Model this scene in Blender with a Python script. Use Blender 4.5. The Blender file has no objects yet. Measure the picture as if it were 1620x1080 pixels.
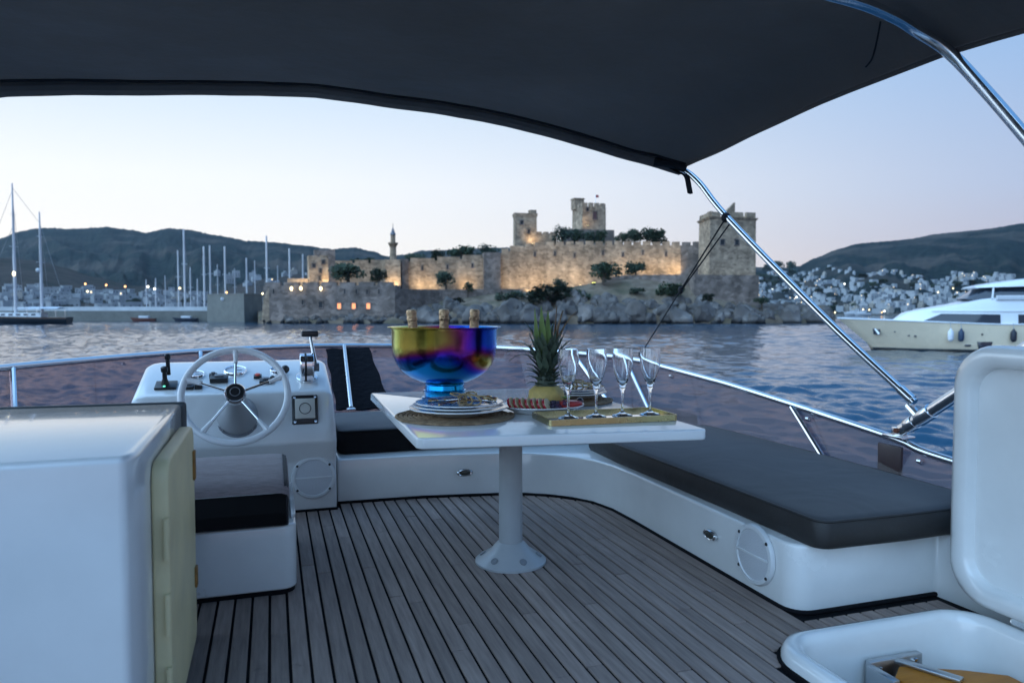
import bpy, bmesh, math, random
import numpy as np
from mathutils import Vector, Matrix, noise

random.seed(7)
sc = bpy.context.scene
COL = sc.collection

# ---------------------------------------------------------------- camera
S = 0.6833                       # one boat unit in metres (the flybridge is laid out in boat units)
CZ = 1.2 * S                     # eye above the teak deck
F = 1170.0 / 1620.0
PITCH = math.atan(53 / 1170.0)
YAW = math.radians(18.0)
WATER = -3.4
cam = bpy.data.cameras.new('camera')
cam.lens = 26.0
cam.sensor_width = 36.0
cam.clip_start = 0.05
cam.clip_end = 20000
cam.dof.use_dof = True
cam.dof.focus_distance = 2.75
cam.dof.aperture_fstop = 4.2
camo = bpy.data.objects.new('camera', cam)
camo.location = (0, 0, CZ)
camo.rotation_euler = (math.pi / 2 - PITCH, 0, -YAW)
COL.objects.link(camo)
sc.camera = camo

# ---------------------------------------------------------------- sky and light
SUN_AZ = math.radians(-27)       # west glow, left of the bow (measured from +Y towards +X)
SUN_EL = math.radians(2.0)
w = bpy.data.worlds.new('World')
sc.world = w
w.use_nodes = True
nt = w.node_tree
nt.nodes.clear()
def N(nt, t, **k):
    n = nt.nodes.new(t)
    for a, b in k.items():
        setattr(n, a, b)
    return n
out = N(nt, 'ShaderNodeOutputWorld')
bg = N(nt, 'ShaderNodeBackground')
sky = N(nt, 'ShaderNodeTexSky', sky_type='NISHITA')
sky.sun_disc = False
sky.sun_elevation = SUN_EL
sky.sun_rotation = SUN_AZ
sky.air_density = 1.0
sky.dust_density = 0.6
sky.ozone_density = 4.0
tc = N(nt, 'ShaderNodeTexCoord')
sep = N(nt, 'ShaderNodeSeparateXYZ')
nt.links.new(tc.outputs['Generated'], sep.inputs[0])
hz = N(nt, 'ShaderNodeCombineXYZ')
nt.links.new(sep.outputs[0], hz.inputs[0]); nt.links.new(sep.outputs[1], hz.inputs[1])
nrm = N(nt, 'ShaderNodeVectorMath', operation='NORMALIZE')
nt.links.new(hz.outputs[0], nrm.inputs[0])
dot = N(nt, 'ShaderNodeVectorMath', operation='DOT_PRODUCT')
dot.inputs[1].default_value = (math.sin(SUN_AZ), math.cos(SUN_AZ), 0)
nt.links.new(nrm.outputs[0], dot.inputs[0])
def ramp(nt, stops, interp='LINEAR'):
    r = N(nt, 'ShaderNodeValToRGB')
    r.color_ramp.interpolation = interp
    el = r.color_ramp.elements
    while len(el) > 1:
        el.remove(el[-1])
    for i, (p, c) in enumerate(stops):
        e = el[0] if i == 0 else el.new(p)
        e.position = p
        e.color = (c[0], c[1], c[2], 1)
    return r
RW = ramp(nt, [(0, (1.12, 1.03, .93)), (.06, (1.12, 1.08, 1.02)), (.16, (1.03, 1.06, 1.08)), (.30, (.64, .82, 1.02)), (.55, (.32, .60, 1.06)), (1, (.15, .44, 1.0))])
RE = ramp(nt, [(0, (.58, .49, .56)), (.06, (.53, .50, .61)), (.14, (.44, .54, .76)), (.30, (.31, .51, .84)), (.55, (.17, .45, .96)), (1, (.15, .44, 1.0))])
nt.links.new(sep.outputs[2], RW.inputs[0]); nt.links.new(sep.outputs[2], RE.inputs[0])
az = N(nt, 'ShaderNodeMapRange', interpolation_type='SMOOTHSTEP')
az.inputs['From Min'].default_value = -0.05
az.inputs['From Max'].default_value = 1.0
nt.links.new(dot.outputs['Value'], az.inputs['Value'])
mx = N(nt, 'ShaderNodeMix', data_type='RGBA')
nt.links.new(az.outputs[0], mx.inputs[0]); nt.links.new(RE.outputs[0], mx.inputs[6]); nt.links.new(RW.outputs[0], mx.inputs[7])
sk = N(nt, 'ShaderNodeVectorMath', operation='SCALE')
sk.inputs['Scale'].default_value = 0.10
nt.links.new(sky.outputs[0], sk.inputs[0])
mx2 = N(nt, 'ShaderNodeMix', data_type='RGBA')
mx2.inputs[0].default_value = 0.12
nt.links.new(mx.outputs[2], mx2.inputs[6]); nt.links.new(sk.outputs[0], mx2.inputs[7])
nt.links.new(mx2.outputs[2], bg.inputs[0])
bg.inputs[1].default_value = .92
nt.links.new(bg.outputs[0], out.inputs[0])

sl = bpy.data.lights.new('sky_fill', 'SUN')
sl.energy = 4.0              # added fill from port, stands in for dusk sky light, very soft
sl.angle = math.radians(120)
sl.color = (.46, .72, 1.0)
so = bpy.data.objects.new('sky_fill', sl)
LAZ, LEL = math.radians(-97), math.radians(30)
sd = Vector((math.sin(LAZ) * math.cos(LEL), math.cos(LAZ) * math.cos(LEL), math.sin(LEL)))
so.rotation_euler = sd.to_track_quat('Z', 'Y').to_euler()
COL.objects.link(so)

sc.view_settings.view_transform = 'Standard'
sc.view_settings.look = 'None'
sc.view_settings.exposure = 0.25
sc.view_settings.gamma = 1
sc.view_settings.use_curve_mapping = False
sc.cycles.use_denoising = True
sc.cycles.max_bounces = 10
sc.cycles.transparent_max_bounces = 24
sc.cycles.caustics_reflective = False
sc.cycles.caustics_refractive = False
sc.cycles.sample_clamp_indirect = 4

# ---------------------------------------------------------------- materials
MATS = {}
def mat(name, col, rough=.5, metal=0, var=0, vscale=8, col2=None, bump=0, bscale=30, stretch=(1, 1, 1), rnd=0, coat=0,
        emit=0, emcol=None, spec=.5, trans=0, ior=1.5, detail=4, sheen=0):
    if name in MATS:
        return MATS[name]
    m = bpy.data.materials.new(name)
    MATS[name] = m
    m.use_nodes = True
    t = m.node_tree
    b = t.nodes['Principled BSDF']
    b.inputs['Base Color'].default_value = (*col, 1)
    b.inputs['Roughness'].default_value = rough
    b.inputs['Metallic'].default_value = metal
    b.inputs['Specular IOR Level'].default_value = spec
    b.inputs['Coat Weight'].default_value = coat
    b.inputs['Coat Roughness'].default_value = .08
    b.inputs['IOR'].default_value = ior
    b.inputs['Transmission Weight'].default_value = trans
    b.inputs['Sheen Weight'].default_value = sheen
    if emit:
        b.inputs['Emission Color'].default_value = (*(emcol or col), 1)
        b.inputs['Emission Strength'].default_value = emit
    if var or bump:
        c = N(t, 'ShaderNodeTexCoord')
        mp = N(t, 'ShaderNodeMapping')
        mp.inputs['Scale'].default_value = stretch
        t.links.new(c.outputs['Object'], mp.inputs[0])
    if var:
        n = N(t, 'ShaderNodeTexNoise')
        n.inputs['Scale'].default_value = vscale
        n.inputs['Detail'].default_value = detail
        n.inputs['Roughness'].default_value = .6
        t.links.new(mp.outputs[0], n.inputs['Vector'])
        c2 = col2 or tuple(x * (1 - var) for x in col)
        r = ramp(t, [(.3, c2), (.7, col)])
        t.links.new(n.outputs[0], r.inputs[0])
        last = r.outputs[0]
        if rnd:
            oi = N(t, 'ShaderNodeObjectInfo')
            h = N(t, 'ShaderNodeHueSaturation')
            mr = N(t, 'ShaderNodeMapRange')
            mr.inputs['To Min'].default_value = 1 - rnd
            mr.inputs['To Max'].default_value = 1 + rnd
            t.links.new(oi.outputs['Random'], mr.inputs['Value'])
            t.links.new(mr.outputs[0], h.inputs['Value'])
            t.links.new(last, h.inputs['Color'])
            last = h.outputs[0]
        t.links.new(last, b.inputs['Base Color'])
        rr = N(t, 'ShaderNodeMapRange')
        rr.inputs['To Min'].default_value = max(.02, rough - .08)
        rr.inputs['To Max'].default_value = min(1, rough + .12)
        t.links.new(n.outputs[0], rr.inputs['Value'])
        t.links.new(rr.outputs[0], b.inputs['Roughness'])
    if bump:
        n2 = N(t, 'ShaderNodeTexNoise')
        n2.inputs['Scale'].default_value = bscale
        n2.inputs['Detail'].default_value = 5
        t.links.new(mp.outputs[0], n2.inputs['Vector'])
        bp = N(t, 'ShaderNodeBump')
        bp.inputs['Strength'].default_value = bump
        bp.inputs['Distance'].default_value = .5 / bscale
        t.links.new(n2.outputs[0], bp.inputs['Height'])
        t.links.new(bp.outputs[0], b.inputs['Normal'])
    return m

WHITE = mat('gelcoat', (.80, .81, .80), .22, var=.14, vscale=2.6, coat=.9, bump=.02, bscale=9, detail=7)
WHITE2 = mat('gelcoat_gloss', (.82, .83, .83), .10, var=.05, vscale=5, coat=.5)
CREAM = mat('aged_cream_plastic', (.86, .73, .42), .45, var=.2, vscale=6, bump=.05)
TEAK = mat('weathered_teak', (.37, .285, .245), .72, var=.35, vscale=9, stretch=(9, .6, 9), bump=.35, bscale=60, rnd=.17, col2=(.22, .165, .145))
CAULK = mat('black_caulk', (.006, .006, .008), .9, spec=.15)
CUSH = mat('charcoal_fabric', (.062, .062, .066), .85, var=.35, vscale=5, bump=.3, bscale=260, sheen=.12, detail=8)
CUSHS = mat('dark_vinyl_side', (.030, .028, .028), .55, var=.3, vscale=10, bump=.1, bscale=90)
BLACKV = mat('black_vinyl', (.008, .008, .010), .7, spec=.2, var=.3, vscale=10, bump=.1, bscale=60)
GREYF = mat('grey_melange_fabric', (.34, .27, .265), 1.0, spec=.1, var=.35, vscale=30, stretch=(1, 6, 6), bump=.3, bscale=200, sheen=.2)
STEEL = mat('polished_steel', (.72, .73, .74), .16, 1, var=.06, vscale=20)
CHROME = mat('chrome', (.8, .8, .82), .07, 1)
BLACK = mat('black_plastic', (.015, .015, .017), .35)
RUBBER = mat('dark_rubber', (.02, .02, .022), .7)
ALU = mat('grey_painted_metal', (.40, .41, .42), .35, var=.12, vscale=6, coat=.2)
GREYP = mat('grey_plastic', (.22, .23, .25), .35, var=.1)
CANVAS = mat('dark_canvas', (.31, .255, .225), .9, var=.35, vscale=1.1, bump=.3, bscale=3.0, sheen=.1, spec=.2)
PIPING = mat('canvas_piping', (.012, .012, .015), .8)
def canvas_glow(m, amount):
    """sky light that seeps through the weave"""
    t = m.node_tree; o = [n for n in t.nodes if n.type == 'OUTPUT_MATERIAL'][0]; b = t.nodes['Principled BSDF']
    tl = N(t, 'ShaderNodeBsdfTranslucent'); tl.inputs[0].default_value = (.42, .35, .31, 1); x = N(t, 'ShaderNodeMixShader'); x.inputs[0].default_value = amount
    t.links.new(b.outputs[0], x.inputs[1]); t.links.new(tl.outputs[0], x.inputs[2]); t.links.new(x.outputs[0], o.inputs[0])
canvas_glow(CANVAS, .20)
STONEW = (.34, .29, .23)

def glassy(name, tint, refl=.0):
    m = bpy.data.materials.new(name); m.use_nodes = True
    t = m.node_tree; t.nodes.clear()
    o = N(t, 'ShaderNodeOutputMaterial'); mxs = N(t, 'ShaderNodeMixShader')
    tr = N(t, 'ShaderNodeBsdfTransparent'); tr.inputs[0].default_value = (*tint, 1)
    gl = N(t, 'ShaderNodeBsdfGlossy'); gl.inputs['Roughness'].default_value = .04
    lw = N(t, 'ShaderNodeLayerWeight'); lw.inputs[0].default_value = .5
    pw = N(t, 'ShaderNodeMath', operation='POWER'); pw.inputs[1].default_value = 4.5; t.links.new(lw.outputs['Facing'], pw.inputs[0])
    ma = N(t, 'ShaderNodeMath', operation='MULTIPLY_ADD'); ma.inputs[1].default_value = .6; ma.inputs[2].default_value = .025; t.links.new(pw.outputs[0], ma.inputs[0])
    t.links.new(ma.outputs[0], mxs.inputs[0]); t.links.new(tr.outputs[0], mxs.inputs[1]); t.links.new(gl.outputs[0], mxs.inputs[2])
    df = N(t, 'ShaderNodeBsdfDiffuse'); df.inputs[0].default_value = (.42, .34, .36, 1)
    tl = N(t, 'ShaderNodeBsdfTranslucent'); tl.inputs[0].default_value = (.50, .41, .43, 1)
    ad = N(t, 'ShaderNodeMixShader'); ad.inputs[0].default_value = .65; t.links.new(df.outputs[0], ad.inputs[1]); t.links.new(tl.outputs[0], ad.inputs[2])
    hzx = N(t, 'ShaderNodeMixShader'); hzx.inputs[0].default_value = refl; t.links.new(mxs.outputs[0], hzx.inputs[1]); t.links.new(ad.outputs[0], hzx.inputs[2])
    t.links.new(hzx.outputs[0], o.inputs[0])
    return m
ACRYL = glassy('smoked_acrylic', (.70, .61, .63), .20)
GLASS = mat('clear_glass', (1, 1, 1), .0, trans=1, ior=1.46)

def specks(m, scale, lo, hi, dark):
    """small scuffs and grime specks with a shape of their own"""
    t = m.node_tree; b = t.nodes['Principled BSDF']; src = b.inputs['Base Color'].links[0].from_socket
    c = N(t, 'ShaderNodeTexCoord'); n = N(t, 'ShaderNodeTexNoise'); n.inputs['Scale'].default_value = scale; n.inputs['Detail'].default_value = 9; n.inputs['Roughness'].default_value = .75; t.links.new(c.outputs['Object'], n.inputs[0])
    n2 = N(t, 'ShaderNodeTexNoise'); n2.inputs['Scale'].default_value = scale * .12; t.links.new(c.outputs['Object'], n2.inputs[0])
    mu = N(t, 'ShaderNodeMath', operation='MULTIPLY_ADD'); mu.inputs[1].default_value = .45; t.links.new(n2.outputs[0], mu.inputs[0]); t.links.new(n.outputs[0], mu.inputs[2])
    mr = N(t, 'ShaderNodeMapRange'); mr.inputs['From Min'].default_value = lo; mr.inputs['From Max'].default_value = hi; t.links.new(mu.outputs[0], mr.inputs['Value'])
    x = N(t, 'ShaderNodeMix', data_type='RGBA'); x.inputs[7].default_value = (*dark, 1); t.links.new(mr.outputs[0], x.inputs[0]); t.links.new(src, x.inputs[6]); t.links.new(x.outputs[2], b.inputs['Base Color'])
specks(WHITE, 16, .92, 1.05, (.45, .40, .33))
specks(TEAK, 9, .86, 1.02, (.13, .10, .09))
def creases(m, scale, dist):
    t = m.node_tree; b = t.nodes['Principled BSDF']; src = b.inputs['Normal'].links[0].from_socket
    c = N(t, 'ShaderNodeTexCoord'); n = N(t, 'ShaderNodeTexNoise'); n.inputs['Scale'].default_value = scale; n.inputs['Detail'].default_value = 2; n.inputs['Distortion'].default_value = 1.2; t.links.new(c.outputs['Object'], n.inputs[0])
    bp = N(t, 'ShaderNodeBump'); bp.inputs['Strength'].default_value = 1; bp.inputs['Distance'].default_value = dist; t.links.new(n.outputs[0], bp.inputs['Height']); t.links.new(src, bp.inputs['Normal']); t.links.new(bp.outputs[0], b.inputs['Normal'])
creases(CUSH, 3.2, .008); creases(CUSHS, 4, .007); creases(GREYF, 5, .008); creases(BLACKV, 6, .005)

# ---------------------------------------------------------------- mesh helpers
class MB:
    """collects vertices and faces (boat units when k = S, metres when k = 1)"""
    def __init__(s, k=S):
        s.v, s.f, s.m, s.k = [], [], [], k
    def add(s, vs, fs, mi=0):
        o = len(s.v)
        s.v += [Vector(p) for p in vs]
        s.f += [tuple(i + o for i in f) for f in fs]
        s.m += [mi] * len(fs)
        return s
    def box(s, c, d, R=None, mi=0):
        x, y, z = d[0] / 2, d[1] / 2, d[2] / 2
        vs = [Vector((a, b, e)) for e in (-z, z) for a, b in ((-x, -y), (x, -y), (x, y), (-x, y))]
        if R is not None:
            vs = [R @ p for p in vs]
        return s.add([p + Vector(c) for p in vs], [(3, 2, 1, 0), (4, 5, 6, 7), (0, 1, 5, 4), (1, 2, 6, 5), (2, 3, 7, 6), (3, 0, 4, 7)], mi)
    def bb(s, x0, x1, y0, y1, z0, z1, mi=0):
        return s.box(((x0 + x1) / 2, (y0 + y1) / 2, (z0 + z1) / 2), (x1 - x0, y1 - y0, z1 - z0), None, mi)
    def prism(s, pts, z0, z1, mi=0, top=None):
        """outline (counter-clockwise) extruded from z0 to z1; top = other outline at z1"""
        n = len(pts); top = top or pts
        vs = [(p[0], p[1], z0 if not callable(z0) else z0(p)) for p in pts] + [(p[0], p[1], z1 if not callable(z1) else z1(p)) for p in top]
        return s.add(vs, [tuple(range(n - 1, -1, -1)), tuple(range(n, 2 * n))] + [(i, (i + 1) % n, n + (i + 1) % n, n + i) for i in range(n)], mi)
    def loft(s, rings, closed=True, cap=True, mi=0):
        n = len(rings[0]); vs = [p for r in rings for p in r]; fs = []
        for j in range(len(rings) - 1):
            for i in range(n if closed else n - 1):
                a, b = j * n + i, j * n + (i + 1) % n
                fs.append((a, b, b + n, a + n))
        if cap and closed:
            fs += [tuple(range(n - 1, -1, -1)), tuple((len(rings) - 1) * n + i for i in range(n))]
        return s.add(vs, fs, mi)
    def tube(s, path, r, n=12, cap=True, mi=0, closed=False):
        P = [Vector(p) for p in path]; rr = r if isinstance(r, (list, tuple)) else [r] * len(P)
        rings = []; up = None
        for i, p in enumerate(P):
            t = (P[(i + 1) % len(P)] - P[i - 1]) if closed else (P[min(i + 1, len(P) - 1)] - P[max(i - 1, 0)])
            t.normalize()
            if up is None:
                up = Vector((0, 0, 1)) if abs(t.z) < .9 else Vector((1, 0, 0))
            a = t.cross(up).normalized(); b = a.cross(t).normalized(); up = b
            rings.append([p + (a * math.cos(q) + b * math.sin(q)) * rr[i] for q in [2 * math.pi * k / n for k in range(n)]])
        if closed:
            rings.append(rings[0]); cap = False
        return s.loft(rings, True, cap, mi)
    def lathe(s, prof, c=(0, 0, 0), n=32, R=None, mi=0, sx=1, sy=1, cap=False):
        rings = []
        for r, z in prof:
            ring = [Vector((r * sx * math.cos(q), r * sy * math.sin(q), z)) for q in [2 * math.pi * k / n for k in range(n)]]
            if R is not None:
                ring = [R @ p for p in ring]
            rings.append([p + Vector(c) for p in ring])
        return s.loft(rings, True, cap, mi)
    def ball(s, c, r, n=12, m=8, sc3=(1, 1, 1), mi=0):
        prof = [(max(1e-4, math.sin(math.pi * i / m)) * r, -math.cos(math.pi * i / m) * r * sc3[2]) for i in range(m + 1)]
        return s.lathe(prof, c, n, None, mi, sc3[0], sc3[1])
    def mesh(s, name, mats, org=(0, 0, 0), bevel=0, seg=2, smooth=35, ang=30):
        o = Vector(org)
        me = bpy.data.meshes.new(name)
        me.from_pydata([p * s.k - o for p in s.v], [], s.f)
        mats = mats if isinstance(mats, (list, tuple)) else [mats]
        for q in mats:
            me.materials.append(q)
        if any(s.m):
            me.polygons.foreach_set('material_index', s.m)
        bm = bmesh.new(); bm.from_mesh(me)
        bmesh.ops.remove_doubles(bm, verts=bm.verts, dist=1e-6)
        bmesh.ops.recalc_face_normals(bm, faces=bm.faces)
        if bevel:
            es = [e for e in bm.edges if len(e.link_faces) == 2 and e.calc_face_angle(0) > math.radians(ang)]
            bmesh.ops.bevel(bm, geom=es, offset=bevel * s.k, segments=seg, affect='EDGES', profile=.5, clamp_overlap=True)
        bm.to_mesh(me); bm.free()
        if smooth:
            me.polygons.foreach_set('use_smooth', [True] * len(me.polygons))
            me.set_sharp_from_angle(angle=math.radians(smooth))
        return me

def worg(o):
    return Vector((0, 0, 0)) if o is None else o.location + worg(o.parent)
def obj(name, mb, mats, parent=None, org=None, **k):
    if parent is not None:
        o = bpy.data.objects.new(name, mb.mesh(name, mats, worg(parent), **k))
        o.parent = parent
    else:
        if org is None:
            xs = [p for p in mb.v]
            org = Vector((sum(p.x for p in xs) / len(xs), sum(p.y for p in xs) / len(xs), min(p.z for p in xs))) * mb.k
        o = bpy.data.objects.new(name, mb.mesh(name, mats, org, **k))
        o.location = org
    COL.objects.link(o)
    return o
def tag(o, label=None, cat=None, group=None, kind=None):
    if label: o['label'] = label
    if cat: o['category'] = cat
    if group: o['group'] = group
    if kind: o['kind'] = kind
    return o
def thing(name, label, cat, loc=(0, 0, 0), group=None, k=S):
    o = bpy.data.objects.new(name, None)
    o.location = Vector(loc) * k
    o.empty_display_size = .1
    COL.objects.link(o)
    return tag(o, label, cat, group)
def dup(root, loc, rotz=0, label=None, group=None, scale=None, parent=None):
    r = root.copy(); COL.objects.link(r)
    if parent is not None: r.parent = parent
    else:
        r.location = loc; r.rotation_euler = (0, 0, rotz)
        if scale is not None: r.scale = scale
    if label: r['label'] = label
    if group: r['group'] = group
    for ch in list(root.children):
        dup(ch, None, parent=r)
    return r
def arc(c, r, a0, a1, n, z=None):
    return [(c[0] + r * math.cos(math.radians(a0 + (a1 - a0) * i / n)), c[1] + r * math.sin(math.radians(a0 + (a1 - a0) * i / n))) + ((z,) if z is not None else ()) for i in range(n + 1)]
def smooth_path(pts, n=6):
    P = [Vector(p) for p in pts]; res = []
    for i in range(len(P) - 1):
        p0, p1, p2, p3 = P[max(i - 1, 0)], P[i], P[i + 1], P[min(i + 2, len(P) - 1)]
        for k in range(n):
            t = k / n
            res.append(.5 * ((2 * p1) + (p2 - p0) * t + (2 * p0 - 5 * p1 + 4 * p2 - p3) * t * t + (3 * p1 - p0 - 3 * p2 + p3) * t ** 3))
    res.append(P[-1])
    return res
def rrect(x0, x1, y0, y1, r, n=5):
    """counter-clockwise rounded rectangle"""
    return (arc((x1 - r, y1 - r), r, 0, 90, n) + arc((x0 + r, y1 - r), r, 90, 180, n) + arc((x0 + r, y0 + r), r, 180, 270, n) + arc((x1 - r, y0 + r), r, 270, 360, n))

cp, sp, ct, st = math.cos(PITCH), math.sin(PITCH), math.cos(YAW), math.sin(YAW)
def far(px, py, d):
    """bearing and elevation (as plate coordinates) plus a distance in metres -> point of the harbour landscape"""
    x = (px - 810) / 1170.0; y = -(py - 540) / 1170.0
    fw = cp + y * sp; l = x / fw; u = (y * cp - sp) / fw
    return Vector(((l * ct + st) * d, (-l * st + ct) * d, CZ + u * d))

# ================================================================ the flybridge (boat units)
# ---- deck: teak planks with caulked seams
BEN = [(.372, 4.62), (.9, 4.60), (1.375, 4.52), (1.534, 4.47), (1.68, 4.38), (1.79, 4.27), (1.87, 4.14), (1.915, 3.95), (1.925, 3.7)]
def bench_x(y):
    """inner face of the starboard bench"""
    if y < 3.7: return 1.925
    for (x0, y0), (x1, y1) in zip(BEN, BEN[1:]):
        if y1 <= y <= y0: return x0 + (x1 - x0) * (y0 - y) / (y0 - y1)
    return .372
def bench_y(x):
    for (x0, y0), (x1, y1) in zip(BEN, BEN[1:]):
        if x0 <= x <= x1: return y0 + (y1 - y0) * (x - x0) / (x1 - x0)
    return 4.62
d_ = MB(); d_.bb(-2.0, 1.66, -1.6, 5.3, -.10, -.008); d_.bb(2.52, 2.95, -1.6, 5.3, -.10, -.008); d_.bb(1.66, 2.52, 2.12, 5.3, -.10, -.008); d_.bb(1.66, 2.52, -1.6, .79, -.10, -.008)
deck = tag(obj('deck', d_, CAULK, org=(0, 0, 0), smooth=0), kind='structure')
PITCHW = .0672
joints = {}
rj = random.Random(3)
known = {2: [3.41], 5: [3.415], 11: [3.33], 9: [2.69], 10: [4.19], 13: [2.705], 19: [3.16], 17: [2.715], 22: [2.55]}
hatch_in = lambda x, y: 1.60 < x < 2.6 and y < 2.16
for i in range(-14, 39):
    x0 = .044 + PITCHW * i + .0052; x1 = .044 + PITCHW * (i + 1) - .0052
    xm = (x0 + x1) / 2
    if xm > 2.63: continue
    yt = bench_y(xm) - .03 if xm > .372 else 4.52
    if xm > 1.90: yt = 2.31
    ylo = -1.5
    js = known.get(i, [2.0 + rj.random() * 1.6 + (1 if rj.random() < .3 else 0)])
    js = sorted([j for j in js + [js[0] - 1.9 - rj.random() * .4, js[0] + 1.9] if ylo + .2 < j < yt - .15])
    if xm > 1.58: js = [j for j in js if j > 2.3]
    cuts = [ylo] + js + [yt]
    for a, b in zip(cuts, cuts[1:]):
        # the hatch takes the aft ends of the starboard planks
        if xm > 1.58:
            r = .16
            hy = 2.165
            if xm < 1.62 + r: hy = 2.005 + math.sqrt(max(0, r * r - (1.62 + r - xm) ** 2))
            a = max(a, hy)
            if b - a < .03: continue
        m = MB()
        pts = [(x0, a + .003), (x1, a + .003), (x1, b - .003), (x0, b - .003)]
        if xm > .372 and b == yt and yt > 2.5:
            pts[2] = (x1, (bench_y(x1) - .03) if x1 < 1.87 else b - .003); pts[3] = (x0, bench_y(x0) - .03)
        m.prism(pts, -.03, rj.uniform(-.0012, .0012))
        obj('plank', m, TEAK, deck, bevel=.0018, seg=1, smooth=0)
# margin strips along the bench foot and hatch seal
# ---- settee and bench moulding
base = thing('settee_moulding', 'white moulded L shaped settee base curving round the teak deck', 'settee', (1.9, 4.2, 0))
inner = BEN + [(1.927, 3.2), (1.929, 2.5)] + [(2.02 - .09 * math.cos(math.radians(t)), 2.45 - .09 * math.sin(math.radians(t))) for t in range(0, 91, 15)] + [(2.62, 2.36), (2.64, 2.36), (2.66, 2.0), (2.67, -1.4)]
outer = [(3.0, -1.4), (3.02, 2.4), (3.0, 3.6), (2.96, 4.6), (2.7, 5.3), (2.2, 5.72), (1.4, 5.92), (.372, 5.95)]
m = MB()
ol = inner + outer
m.prism(list(reversed(ol)), -.06, .27)
obj('base', m, WHITE, base, bevel=.014, seg=3)
m = MB()
m.tube([(p[0] - .004 * (1 if i > 6 else 0), p[1] - .006, .002) for i, p in enumerate(inner[:-2])], .010, 6)
obj('caulk_bead', m, CAULK, base)
# aft inner bulwark behind the hatch
m = MB(); m.prism([(2.66, 2.32), (2.675, -1.4), (3.0, -1.4), (3.0, 2.32)], .272, .44)
obj('bulwark', m, WHITE, base, bevel=.03, seg=3)
def oval_light(c, R, label):
    o = MB(); o.lathe([(.052, 0), (.052, .012), (.044, .018), (.036, .016)], c, 28, R, 0, 1, .46)
    a = obj('courtesy_light', o, STEEL, base); tag(a, label)
    o = MB(); o.lathe([(.0365, .0155), (.02, .0185), (.001, .019)], c, 28, R, 0, 1, .44)
    obj('lens', o, mat('smoky_lens', (.05, .05, .04), .12), a)
R_front = Matrix.Rotation(math.radians(90), 3, 'X')           # local z -> -Y
R_port = Matrix(((0, 0, -1), (-1, 0, 0), (0, 1, 0)))          # local z -> -X, local x -> -Y, local y -> Z
oval_light((1.16, 4.555, .15), R_front, 'small oval courtesy light with dark lens')
oval_light((1.925, 2.933, .152), R_port, 'small oval courtesy light with steel rim')
SPKW = mat('speaker_plastic', (.70, .72, .73), .4, var=.08, vscale=20)
SPKG = mat('speaker_grille', (.55, .57, .60), .55, bump=.6, bscale=220)
def speaker(c, R, parent, r=.132):
    o = MB(); o.lathe([(r, 0), (r, .008), (r * .95, .018), (r * .84, .02), (r * .82, .014)], c, 48, R)
    a = obj('speaker', o, SPKW, parent)
    o = MB(); o.lathe([(r * .83, .0145), (r * .5, .019), (.001, .021)], c, 40, R); obj('grille', o, SPKG, a)
    o = MB(); o.box(Vector(c) + R @ Vector((0, 0, .020)), (r * 1.62, .010, .006), R); obj('badge_bar', o, SPKW, a, bevel=.002)
    for q in (38, 142, 218, 322):
        o = MB(); o.lathe([(.008, .0185), (.006, .022), (.0005, .0222)], Vector(c) + R @ Vector((r * .91 * math.cos(math.radians(q)), r * .91 * math.sin(math.radians(q)), 0)), 10, R)
        obj('screw', o, BLACK, a)
speaker((1.927, 2.605, .165), R_port, base, .128)
def cushion(name, label, outline, z0, z1, top, side, org, crown=.012):
    t = thing(name, label, 'cushion', org)
    # rounded box: side boxing and a crowned top panel with welt piping
    n = len(outline); c = Vector((sum(p[0] for p in outline) / n, sum(p[1] for p in outline) / n))
    def off(k): return [(p[0] + (c.x - p[0]) / max(.001, (Vector((p[0], p[1])) - c).length) * k, p[1] + (c.y - p[1]) / max(.001, (Vector((p[0], p[1])) - c).length) * k) for p in outline]
    s = MB(); rings = []
    for k, z in ((.014, z0), (.0, z0 + .015), (-.004, (z0 + z1) / 2), (0, z1 - .012), (.006, z1 - .003)):
        rings.append([(p[0], p[1], z) for p in off(k)])
    s.loft(rings, True, False); s.f.append(tuple(range(n - 1, -1, -1))); s.m.append(0)
    obj('boxing', s, side, t, smooth=50)
    s = MB(); rings = []
    for k, z in ((.0065, z1 - .0035), (.016, z1 + .003), (.05, z1 + crown * .6), (.13, z1 + crown)):
        rings.append([(p[0], p[1], z) for p in off(k)])
    s.loft(rings, True, False); o = len(s.v) - n; s.f.append(tuple(range(o, o + n))); s.m.append(0)
    obj('top_panel', s, top, t, smooth=60)
    s = MB(); s.tube([(p[0], p[1], z1 - .003) for p in off(.003)], .006, 6, closed=True)
    obj('welt', s, side, t)
    return t
def dens(pts, n=8):
    r = []
    for i, p in enumerate(pts):
        q = pts[(i + 1) % len(pts)]
        for k in range(n): r.append((p[0] + (q[0] - p[0]) * k / n, p[1] + (q[1] - p[1]) * k / n))
    return r
bo = arc((2.83, 4.42), .05, 0, 90, 4) + arc((2.02, 4.42), .05, 90, 180, 4) + [(1.955, 4.0), (1.965, 3.4), (1.975, 2.8)] + arc((2.04, 2.34), .06, 180, 270, 5) + [(2.4, 2.272)] + arc((2.82, 2.36), .07, 270, 360, 5) + [(2.905, 2.9), (2.91, 3.5), (2.90, 4.0)]
cushion('bench_cushion', 'long charcoal bench cushion on the starboard bench beside the hatch lid', bo, .272, .385, CUSH, CUSHS, (2.4, 3.4, .272))
fo = arc((2.90, 5.05), .05, 0, 90, 4) + [(2.3, 5.44), (1.7, 5.56), (1.1, 5.60)] + arc((.44, 5.56), .05, 90, 180, 4) + [(.39, 5.1)] + arc((.44, 4.80), .05, 180, 270, 4) + [(1.0, 4.75), (1.5, 4.72), (2.2, 4.66)] + arc((2.90, 4.71), .05, 270, 360, 4)
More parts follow.
